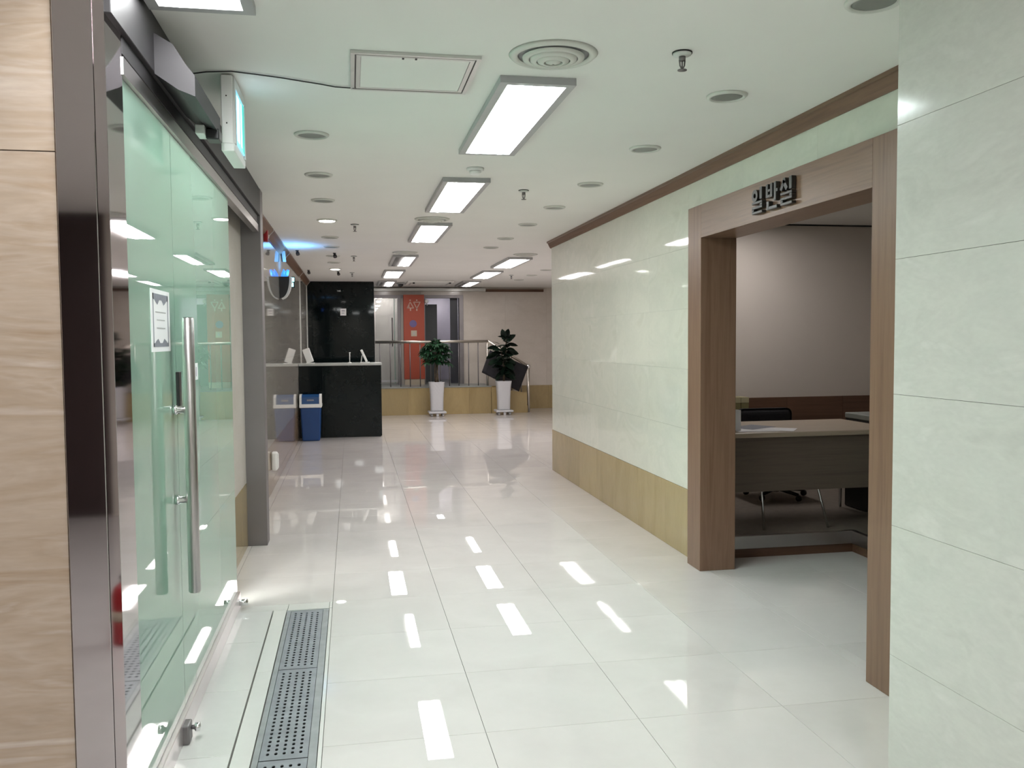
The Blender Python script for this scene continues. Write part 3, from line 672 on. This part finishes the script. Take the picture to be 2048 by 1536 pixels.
for k, a in enumerate((-1.1, -.55, 0, .55, 1.1)):
    c_, s_ = math.cos(a), math.sin(a)
    obj('lamp_petal', B().tube([(.03*c_+.01, .03*s_, .235), (.07*c_+.01, .07*s_, .275), (.095*c_+.01, .10*s_, .33)], [.012, .020, .004], 8), 'blue_lamp', sc2)
ld = bpy.data.lights.new('blue_uplight', 'SPOT'); ld.energy = 7.5; ld.color = (.12, .45, 1.0); ld.spot_size = 2.85; ld.spot_blend = .8; ld.shadow_soft_size = .09
lo = bpy.data.objects.new('blue_uplight', ld); C.objects.link(lo); lo.parent = sc2; lo.location = (.17, 0, .28); lo.rotation_euler = (PI, -.35, 0)
hs = thing('reflection_plate', (-.80, 10.6, 2.42), 'pale plate in place of a reflection on the left wall above the sconce', 'sign')
obj('plate', B().prism([(.028, 0), (.066, 0), (.055, .125), (.016, .125)], 1, -.008, .008), 'lamp_frame', hs)  # solid plate stands for a pale reflection on the glossy wall
obj('edge_band', B().prism([(.014, 0), (.027, 0), (.015, .125), (.004, .125)], 1, -.01, .01), 'black', hs)
obj('bracket', B().box((0, .009, .10), (.06, .016, .11)), 'black', hs)
ds = thing('wall_display', (-.80, 11.6, 2.18), 'small display with two cyan lit digits projecting from the left wall', 'display')
obj('body', B().box((.0, .004, -.005), (.100, .045, .14), .006), 'black', ds)
obj('digit', B().box((.055, -.004, .075), (.092, .0035, .128), .002), 'cyan', ds); obj('digit', B().box((.045, -.004, .01), (.082, .0035, .063), .002), 'cyan', ds)

# ================================================================== BLACK COUNTER, BLACK WALL
bw = struct('wall_black', 'tall polished black granite wall behind the reception counter', 'wall', B().box((-.80, 16.715, 0), (.425, 16.95, CZ)), 'black')
tiles('wall_tile', bw, 'black_stone', 'y', 16.70, .014, [(-.785, 0, .43, CZ-.012)], [-.785, .43], [0, 1.16, CZ-.012], .002)
tiles('wall_tile', bw, 'black_stone', 'x', .432, -.007, [(16.715, 0, 16.95, CZ-.012)], [16.715, 16.95], [0, 1.16, CZ-.012], .002)
ct = thing('reception_counter', (-.17, 13.70, 0), 'black granite reception counter with thin grey top', 'counter')
obj('carcass', B().box((-.62, .02, 0), (.60, .62, 1.105)), 'black', ct)
for a, b_ in ((-.625, -.27), (-.268, .617)): obj('front_panel', B().box((a, 0, .012), (b_-.002, .02, 1.108), .001), 'black_stone', ct)
obj('side_panel', B().box((.601, .021, .012), (.617, .62, 1.108)), 'black_stone', ct)
obj('counter_top', B().box((-.628, -.012, 1.110), (.63, .635, 1.142), .002), 'counter_top', ct)
# back bench closing the counter area
bin_ = thing('trash_bin', (-.615, 13.44, 0), 'blue plastic trash bin with white rim beside the counter', 'trash bin')
def taper(b, w0, d0, w1, d1, z0, z1, bev=.0):
    vs = [b.bm.verts.new((sx*w0, sy*d0, z0)) for sx, sy in ((-1, -1), (1, -1), (1, 1), (-1, 1))] + [b.bm.verts.new((sx*w1, sy*d1, z1)) for sx, sy in ((-1, -1), (1, -1), (1, 1), (-1, 1))]
    for f in ((0, 1, 2, 3), (4, 5, 6, 7), (0, 1, 5, 4), (1, 2, 6, 5), (2, 3, 7, 6), (3, 0, 4, 7)): b.bm.faces.new([vs[i] for i in f])
    return b
def bevel_all(b, off, seg=2):
    bmesh.ops.recalc_face_normals(b.bm, faces=b.bm.faces[:])
    bmesh.ops.bevel(b.bm, geom=b.bm.edges[:], offset=off, segments=seg, affect='EDGES', profile=.5); return b
obj('body', bevel_all(taper(B(), .130, .115, .150, .135, .0, .50), .018), 'blue', bin_)
b = B(); b.box((-.165, -.150, .50), (.165, .150, .555), .01, seg=2); obj('rim', b, 'white_plastic', bin_)
b = B(); b.prism([(-.148, .55), (.148, .55), (.148, .69), (-.02, .70), (-.13, .66)], 0, -.16, -.128); b.prism([(-.148, .55), (.148, .55), (.148, .69), (-.02, .70), (-.13, .66)], 0, .128, .16); obj('lid_cheeks', b, 'white_plastic', bin_)
b = B(); b.prism([(-.14, .556), (.14, .556), (.14, .68), (-.02, .695), (-.125, .655)], 0, -.127, .127); fp = obj('flap', b, 'blue_dark', bin_)
obj('flap_print', B().box((-.05, -.1375, .60), (.05, -.1365, .625)), 'paper_grey', fp)
# objects on the counter
ts = thing('counter_sign', (-.665, 13.93, 1.142), 'white slanted sign stand at the left end of the counter', 'sign stand')
obj('panel', B().box((-.055, -.02, .012), (.055, .022, .235), .006, Matrix.Rotation(-.32, 3, 'Y')), 'white_plastic', ts)
obj('foot', B().box((-.03, -.05, 0), (.10, .06, .012), .002), 'white_plastic', ts)
tp = thing('tablet_stand', (.19, 13.95, 1.142), 'pale tablet leaning on a white stand on the counter', 'tablet stand')
obj('screen_slab', B().box((-.018, -.06, .01), (.018, .06, .215), .005, Matrix.Rotation(-.42, 3, 'Y')), 'white_plastic', tp)
obj('prop', B().tube([(-.03, 0, .12), (-.045, 0, .008)], .008, 8), 'white_plastic', tp)
obj('foot', B().box((-.06, -.05, 0), (.09, .05, .014), .003), 'white_plastic', tp)
hk = thing('number_stand', (-.03, 13.93, 1.142), 'thin white stick holder with round foot in the middle of the counter', 'holder')
obj('foot', B().lathe([(0, 0), (.03, 0), (.026, .012), (0, .014)], n=18), 'white_plastic', hk)
obj('stem', B().tube([(0, 0, .012), (0, 0, .15)], .007, 8), 'white_plastic', hk)
obj('tip', B().lathe([(0, .15), (.012, .152), (.012, .168), (0, .17)], n=12), 'white_plastic', hk)
np_ = thing('wall_paper_notice', (-.14, 16.698, 1.96), 'small white paper square stuck on the black wall', 'notice')
obj('sheet', B().box((-.055, -.001, 0), (.055, 0, .13)), 'paper', np_); obj('print_lines', B().box((-.03, -.0016, .08), (.03, -.0011, .095)).box((-.03, -.0016, .04), (.02, -.0011, .05)), 'paper_grey', np_)

# ================================================================== FAR PLATFORM
PFY, PFZ, BY = 17.45, .56, 18.45
fp_ = struct('floor_platform', 'raised landing in front of the restroom faced with tan stone', 'platform', B().box((.44, PFY+.014, 0), (2.75, 20.6, PFZ-.02)), 'tan_pink')
tiles('base_tile', fp_, 'tan', 'y', PFY, .014, [(.44, 0, 2.765, PFZ-.025)], grid(.3, 2.8, .61, .48), [0, PFZ-.025], .002)
obj('coping', B().box((.43, PFY-.012, PFZ-.025), (2.77, 20.6, PFZ), .003), 'bulb_off', fp_)
stp = struct('stairs', 'short tan stone steps going down to the right of the landing', 'stairs')
for k in range(3):
    z1 = PFZ-.14*(k+1)
    obj('step', B().box((2.772+.25*k, PFY+.01, 0), (2.772+.25*(k+1)-.002, BY-.02, z1), .002), 'tan', stp)
obj('stringer', B().prism([(2.772, 0), (3.50, 0), (3.50, .40), (2.772, .53)], 1, PFY-.012, PFY+.008), 'tan', stp)
wbk = struct('wall_back', 'beige far wall with tan stone base and restroom doors', 'wall',
             B().box((2.34, BY+.014, 0), (5.2, BY+.15, CZ)).box((.44, BY+.014, 2.40), (2.34, BY+.15, CZ)).box((1.01, BY+.014, PFZ), (1.52, BY+.15, 2.40)), 'beige_wall')
tiles('wall_tile', wbk, 'beige_wall', 'y', BY, .014, [(2.34, .50, 5.2, CZ), (.44, 2.40, 2.34, CZ)], grid(2.3, 5.3, .9, 2.34) + [], [.50, 1.2, 1.9, CZ], .0015)
tiles('base_tile', wbk, 'tan', 'y', BY-.003, .017, [(3.52, 0, 5.2, .50), (2.765, .42, 3.52, .50)], grid(2.3, 5.3, .61, 2.34), [0, .50], .002)
struct('trim_3', 'grey roller shutter box and brown slot along the top of the far wall', 'trim', B().box((.44, BY-.09, 2.515), (2.81, BY-.001, 2.575), .003), 'alu')
struct('trim_4', 'dark brown slot below the ceiling at the far right wall', 'trim', B().box((2.82, BY-.05, 2.50), (4.07, BY-.001, 2.555)), 'wood_dark')
dh = struct('door_3', 'far restroom door frame of grey steel', 'door')
for x0, x1 in ((.96, 1.02), (1.50, 1.53), (2.25, 2.335)):
    obj('door_jamb', B().box((x0, BY-.03, PFZ), (x1, BY+.16, 2.37)), 'steel_dark', dh)
obj('door_header', B().box((.44, BY-.03, 2.37), (2.335, BY+.16, 2.43)), 'steel_dark', dh)
gp = obj('glass_leaf', B().box((.50, BY+.02, PFZ+.02), (.955, BY+.032, 2.365)), 'glass_clear', dh)
obj('leaf_edge', B().box((.885, BY+.015, PFZ+.02), (.895, BY+.036, 2.365)), 'glass_edge', gp)
obj('door_handle', B().tube([(.845, BY-.03, 1.36), (.845, BY-.03, 1.96)], .012, 10), 'steel_dark', gp)
obj('patch_fitting', B().box((.50, BY+.01, PFZ+.06), (.95, BY+.045, PFZ+.10)), 'lamp_frame', gp)
# restroom interior
struct('wall_restroom_back', 'bright wall inside the restroom passage', 'wall', B().box((.3, 20.45, PFZ), (2.6, 20.6, CZ)), 'rest_wall')
struct('wall_restroom_side', 'side walls inside the restroom passage', 'wall', B().box((2.42, BY+.16, PFZ), (2.6, 20.45, CZ)).box((1.16, BY+.16, PFZ), (1.28, 20.45, CZ)), 'rest_wall')
struct('wall_beyond_glass', 'white wall behind the far glass door', 'wall', B().box((.2, 19.3, PFZ), (1.16, 19.42, CZ)).box((.2, BY+.1, PFZ), (.32, 19.3, CZ)), 'white_wall')
prt = box('partition_panel', (1.29, 19.28, PFZ+.001), (1.862, 19.32, 2.27), 'tan_dark_door'); tag(prt, 'dark slate partition inside the restroom opening', 'partition')
ndl = thing('open_door_leaf', (2.24, BY+.17, PFZ), 'dark navy door leaf standing open at the right of the restroom opening', 'door leaf')
obj('leaf', B().box((-.16, 0, .005), (.0, .04, 1.83)), 'navy_door', ndl); obj('door_knob', B().lathe([(0, -.04), (.022, -.036), (.022, -.02), (.008, -.015), (.008, 0), (0, 0)], (-.13, 0, .9), 12, 'Y'), 'chrome', ndl)
troffer(1.95, 19.9, .5, .22, (1, 1), 'small ceiling light inside the restroom', group='lobby lights')
troffer(.72, 18.95, .5, .2, (1, 1), 'small ceiling light behind the far glass door', group='lobby lights')
cu = thing('wall_speaker', (1.555, BY-.04, 2.27), 'small white round fitting at the top left of the restroom opening', 'fitting')
obj('body', B().lathe([(0, -.03), (.035, -.028), (.045, 0), (0, .01)], (0, 0, .03), 16, 'Y'), 'white_plastic', cu)
obj('arm', B().tube([(0, 0, .0), (.02, .0, -.06)], .012, 8), 'lamp_frame', cu)

# orange restroom sign panel
og = thing('restroom_sign', (1.285, 18.25, PFZ), 'tall orange restroom sign panel with man and woman symbols', 'sign')
obj('panel', B().box((-.215, 0, .12), (.215, .12, 1.87), .004), 'orange', og)
obj('plinth', B().box((-.205, .01, 0), (.205, .11, .118)), 'cream_print', og)
def yprism(polys, name, m, par):
    b = B()
    for p in polys: b.prism(p, 1, -.003, -.0004)
    return obj(name, b, m, par)
def disc(cx, cz, r, n=16): return [(cx+r*math.cos(2*PI*k/n), cz+r*math.sin(2*PI*k/n)) for k in range(n)]
def bar(x0, z0, x1, z1, wd):
    d = Vector((x1-x0, z1-z0)).normalized(); nn = Vector((-d.y, d.x))*wd/2
    return [(x0+nn.x, z0+nn.y), (x1+nn.x, z1+nn.y), (x1-nn.x, z1-nn.y), (x0-nn.x, z0-nn.y)]
ZT = 1.87
yprism([disc(-.075, ZT-.115, .016), bar(-.075, ZT-.15, -.14, ZT-.28, .018), bar(-.075, ZT-.15, -.005, ZT-.28, .018), bar(-.145, ZT-.275, .0, ZT-.275, .018), bar(-.07, ZT-.28, -.07, ZT-.335, .026), bar(-.1, ZT-.2, -.1, ZT-.275, .016)], 'woman_symbol', 'sign_print', og)
yprism([disc(.06, ZT-.115, .016), bar(.06, ZT-.285, -.005, ZT-.155, .018), bar(.06, ZT-.285, .13, ZT-.155, .018), bar(-.01, ZT-.155, .135, ZT-.155, .018), bar(.06, ZT-.27, .06, ZT-.335, .026)], 'man_symbol', 'sign_print', og)
yprism([disc(-.02, ZT-.60, .075, 24)], 'round_badge', 'violet', og)
ps = yprism([[(-.065, ZT-.86), (.055, ZT-.86), (.055, ZT-.74), (-.065, ZT-.74)]], 'square_badge', 'cream_print', og)
obj('badge_mark', B().box((-.02, -.0042, ZT-.825), (.012, -.0031, ZT-.775)), 'lamp_frame', ps)

# railing
rl = thing('landing_railing', (1.6, 17.53, PFZ), 'stainless steel railing along the edge of the landing, sloping down at the right', 'railing')
def R_(b, name, m='brass_rail'):
    bmesh.ops.translate(b.bm, vec=(-1.6, -17.53, -PFZ), verts=b.bm.verts[:]); return obj(name, b, m, rl)
R_(B().tube([(.46, 17.53, 1.455), (2.72, 17.53, 1.455)], .028, 14), 'handrail')
R_(B().tube([(2.72, 17.53, 1.455), (3.55, 17.53, .935)], .026, 14), 'handrail')
for x in (.55, .755, .955, 1.145, 1.345, 1.555, 1.745, 1.93, 2.12, 2.32, 2.515):
    R_(B().tube([(x, 17.53, PFZ+.001), (x, 17.53, 1.44)], .010, 8), 'baluster', 'steel_dark')
R_(B().tube([(2.705, 17.53, PFZ+.001), (2.705, 17.53, 1.47)], .024, 12), 'post')
R_(B().tube([(3.545, 17.53, .001), (3.545, 17.53, .90)], .03, 12), 'post')
R_(B().lathe([(0, -.05), (.034, -.04), (.05, 0), (.036, .036), (0, .05)], (3.55, 17.53, .935), 14), 'post_cap', 'chrome')
for x, z0 in ((2.98, .421), (3.2, .281), (3.4, .141)): R_(B().tube([(x, 17.53, z0), (x, 17.53, 1.455-.626*(x-2.72))], .010, 8), 'baluster', 'steel_dark')
# black sheet over the sloping rail
def sheet():
    TL, TR, BR, BL = (2.74, 1.28), (3.53, .93), (3.33, .43), (2.57, .83); n = 10; b = B(); V = []
    for side in (0, 1):
        G = []
        for i in range(n+1):
            for j in range(n+1):
                s_, t_ = i/n, j/n
                x = (1-t_)*((1-s_)*TL[0]+s_*TR[0])+t_*((1-s_)*BL[0]+s_*BR[0]); z = (1-t_)*((1-s_)*TL[1]+s_*TR[1])+t_*((1-s_)*BL[1]+s_*BR[1])
                y = 17.455+.018*math.sin(7*s_+2*t_)-.01*t_ + (.006 if side else 0)
                G.append(b.bm.verts.new((x-3.05, y-17.455, z-.43)))
        V.append(G)
    I = lambda i, j: i*(n+1)+j
    for G in V:
        for i in range(n):
            for j in range(n): b.bm.faces.new([G[I(i, j)], G[I(i+1, j)], G[I(i+1, j+1)], G[I(i, j+1)]]).smooth = True
    for i in range(n):
        for (a, c) in (((i, 0), (i+1, 0)), ((i, n), (i+1, n)), ((0, i), (0, i+1)), ((n, i), (n, i+1))):
            b.bm.faces.new([V[0][I(*a)], V[0][I(*c)], V[1][I(*c)], V[1][I(*a)]])
    return b
bs = obj('black_sheet', sheet(), 'black_cloth'); bs.location = (3.05, 17.425, .43)
tag(bs, 'black rectangular sheet hung aslant on the sloping handrail behind the right plant', 'sheet')

# ---- potted plants
def pot(loc, label, ribs):
    t = thing('potted_plant', loc, label, 'plant', 'plants in tall white pots')
    b = B(); rings = []
    prof = [(.122, .10), (.124, .25), (.130, .42), (.142, .58), (.154, .66), (.154, .672)]
    n = 32
    def rr(w, a):
        c, s_ = math.cos(a), math.sin(a); p = 5.0; k = (abs(c)**p+abs(s_)**p)**(-1/p); return w*k*c, w*k*s_
    for i in range(len(prof)*6-5):
        f = i/6; i0 = min(int(f), len(prof)-2); u = f-i0
        wd = prof[i0][0]*(1-u)+prof[i0+1][0]*u; z = prof[i0][1]*(1-u)+prof[i0+1][1]*u
        ring_ = []
        for k in range(n*2):
            a = 2*PI*k/(n*2)
            w_ = wd+(.0022*math.sin(14*a+z*70) if ribs else 0)
            x, y = rr(w_, a); ring_.append(b.bm.verts.new((x, y, z)))
        rings.append(ring_)
    for A, D in zip(rings, rings[1:]):
        for k in range(len(A)): b.bm.faces.new([A[k], A[(k+1) % len(A)], D[(k+1) % len(A)], D[k]]).smooth = True
    inner = [b.bm.verts.new((v.co.x*.9, v.co.y*.9, .672)) for v in rings[-1]]; deep = [b.bm.verts.new((v.co.x*.88, v.co.y*.88, .63)) for v in rings[-1]]
    for A, D in ((rings[-1], inner), (inner, deep)):
        for k in range(len(A)): b.bm.faces.new([A[k], A[(k+1) % len(A)], D[(k+1) % len(A)], D[k]])
    b.bm.faces.new(rings[0])
    obj('pot', b, 'white_ceramic', t)
    obj('soil', B().box((-.13, -.13, .61), (.13, .13, .64), .02), 'soil', t)
    obj('saucer', B().box((-.172, -.172, .058), (.172, .172, .098), .012, seg=2), 'white_ceramic', t)
    for sx in (-1, 1):
        for sy in (-1, 1): obj('castor', B().lathe([(0, -.02), (.024, -.02), (.0275, 0), (.024, .02), (0, .02)], (sx*.11, sy*.11, .0285), 14, 'X'), 'lamp_frame', t)
    obj('saucer_foot', B().box((-.025, -.15, .0), (.025, -.10, .057), .006), 'white_ceramic', t)
    return t
def leaf_mesh(name, L, W, m, curl=.25, n=5, fold=.15):
    bm = bmesh.new(); rows = []
    for i in range(n+1):
        u = i/n; wd = W*math.sin(PI*min(1, u*.92+.06))**.75*.5 if i < n else .001
        x = L*u; z = -curl*L*u*u
        rows.append([bm.verts.new((x, -wd, z+fold*wd)), bm.verts.new((x, 0, z)), bm.verts.new((x, wd, z+fold*wd))])
    for A, D in zip(rows, rows[1:]):
        for k in (0, 1): bm.faces.new([A[k], A[k+1], D[k+1], D[k]]).smooth = True
    r = bmesh.ops.solidify(bm, geom=bm.faces[:], thickness=.002)
    me = bpy.data.meshes.new(name); bm.to_mesh(me); bm.free(); me.materials.append(MT[m]); return me
def palm_leaf(L, m):
    bm = bmesh.new()
    for k in range(6):
        a = -2.1+4.2*k/5
        l = leaf_mesh('tmp', L*(1-.12*abs(a)/2), L*.36, m, .35, 4)
        b2 = bmesh.new(); b2.from_mesh(l); bmesh.ops.rotate(b2, cent=(0, 0, 0), matrix=Matrix.Rotation(a, 3, 'Z'), verts=b2.verts[:])
        tmp = bpy.data.meshes.new('tmp2'); b2.to_mesh(tmp); b2.free(); bm.from_mesh(tmp)
        bpy.data.meshes.remove(tmp); bpy.data.meshes.remove(l)
    me = bpy.data.meshes.new('leaf'); bm.to_mesh(me); bm.free(); me.materials.append(MT[m]); return me
def orient(d, roll=0):
    d = d.normalized(); q_ = d.to_track_quat('X', 'Z'); return (q_ @ Matrix.Rotation(roll, 3, 'X').to_quaternion()).to_euler()
pl = pot((1.63, 17.12, 0), 'bushy green plant with fan leaves in a ribbed white pot, left of two', True)
random.seed(11)
for k in range(3):
    a = 2.1*k
    obj('trunk', B().tube([(.03*math.cos(a+z*4), .03*math.sin(a+z*4), .63+z) for z in (0, .1, .2, .3, .42)], [.018, .016, .015, .013, .008], 8), 'bark', pl)
LM = [palm_leaf(.115, 'leaf_a'), palm_leaf(.095, 'leaf_a'), palm_leaf(.13, 'leaf_a')]
stems = B()
for k in range(118):
    th = random.uniform(0, 2*PI); ph = random.uniform(-.55, 1.5); rr_ = random.uniform(.62, 1.0)
    d = Vector((math.cos(th)*math.cos(ph), math.sin(th)*math.cos(ph), math.sin(ph)))
    p = Vector((d.x*.30*rr_, d.y*.26*rr_, 1.18+d.z*.30*rr_)) + (Vector((.02, 0, -.05*random.random()*3*max(0, d.x))) if d.x > 0 else Vector((-.01, 0, .0)))
    o = link('leaf', LM[k % 3], None, pl, p); o.rotation_euler = orient(Vector((d.x, d.y, .15*d.z-.35)), random.uniform(-.5, .5)); s_ = random.uniform(.8, 1.15); o.scale = (s_, s_, s_)
    stems.tube([(0, 0, .98+.1*random.random()), tuple((Vector((0, 0, 1.08))*.4+p*.6)), tuple(p)], .0025, 5)
obj('stems', stems, 'bark', pl)
pr = pot((2.955, 17.10, 0), 'plant with large dark glossy leaves in a plain white pot, right of two', False)
obj('trunk', B().tube([(0, 0, .63), (.01, 0, .9), (-.02, .0, 1.15), (-.06, 0, 1.38)], [.016, .013, .011, .006], 8), 'bark', pr)
obj('trunk', B().tube([(.02, .01, .63), (.03, 0, .95), (.06, .0, 1.25), (.06, 0, 1.52)], [.014, .012, .01, .006], 8), 'bark', pr)
LF = [leaf_mesh('leaf', .21, .115, 'leaf_b', .2, 6, .2), leaf_mesh('leaf', .19, .105, 'leaf_b', .35, 6, .2), leaf_mesh('leaf', .235, .12, 'leaf_b', .3, 6, .15)]
random.seed(5)
k = 0
def trunk_at(z, which):
    return Vector((-.06*max(0, (z-.9))/.48, 0, z)) if which else Vector((.06*min(1, max(0, (z-.65))/.6), 0, z))
for which, zs in ((1, [.80+.022*i for i in range(28)]), (0, [.78+.024*i for i in range(32)])):
    for i, z in enumerate(zs):
        th = i*2.4+which*1.1; p = trunk_at(z, which); el = .1+.75*(z-.8)
        if z > 1.40: el = .9
        d = Vector((math.cos(th), math.sin(th)*.9, el-.25*(k % 3)))
        o = link('leaf', LF[k % 3], None, pr, p); s_ = random.uniform(.85, 1.15)*(1.12 if z < 1.1 else (1 if z < 1.3 else .85)); o.scale = (s_, s_, s_)
        o.rotation_euler = orient(d, random.uniform(-.9, .9)); k += 1
for d, p in (((1, .1, .15), (.08, 0, 1.38)), ((1, -.2, -.1), (.08, 0, 1.25)), ((-1, -.1, .2), (-.1, 0, 1.32)), ((-1, .2, -.2), (-.12, 0, 1.2)), ((.25, 0, 1), (.05, 0, 1.48)), ((-.15, 0, 1), (.03, 0, 1.47)), ((-1, 0, -.3), (-.1, 0, 1.08)), ((.6, 0, .6), (.07, 0, 1.45))):
    o = link('leaf', LF[2], None, pr, p); o.rotation_euler = orient(Vector(d), random.uniform(.6, 1.3))

# ================================================================== LOBBY AROUND THE CAMERA
struct('wall_lobby_back', 'dark wood wall behind the camera at the left', 'wall', B().box((-4.1, -2.95, 0), (-2.05, -2.8, CZ)), 'lobby_dark')
struct('wall_lobby_rear', 'pale wall behind the camera', 'wall', B().box((-2.05, -2.95, 0), (2.4, -2.8, CZ)), 'room_wall')
struct('wall_lobby_left', 'pale wall at the far left of the lobby', 'wall', B().box((-4.25, -3, 0), (-4.1, 2.6, CZ)), 'room_wall')
fx = thing('fire_extinguisher', (-1.14, .62, 0), 'red fire extinguisher mirrored in the steel door jamb', 'fire extinguisher'); fx.scale = (.8, .8, .82)
obj('cylinder', B().lathe([(0, 0), (.066, .0), (.068, .02), (.068, .30), (.05, .345), (.022, .37), (0, .372)], n=28), 'red', fx)
obj('label_band', B().lathe([(.0688, .15), (.0692, .15), (.0692, .21), (.0688, .21)], n=28, cap=False), 'cream_print', fx)
obj('valve', B().lathe([(0, .37), (.018, .37), (.018, .41), (0, .41)], n=14), 'chrome', fx)
obj('lever', B().box((-.012, -.09, .41), (.012, .03, .42), .002), 'black', fx)
obj('hose', B().tube([(.02, 0, .39), (.08, 0, .37), (.095, 0, .28), (.088, 0, .12)], .009, 8), 'black', fx)
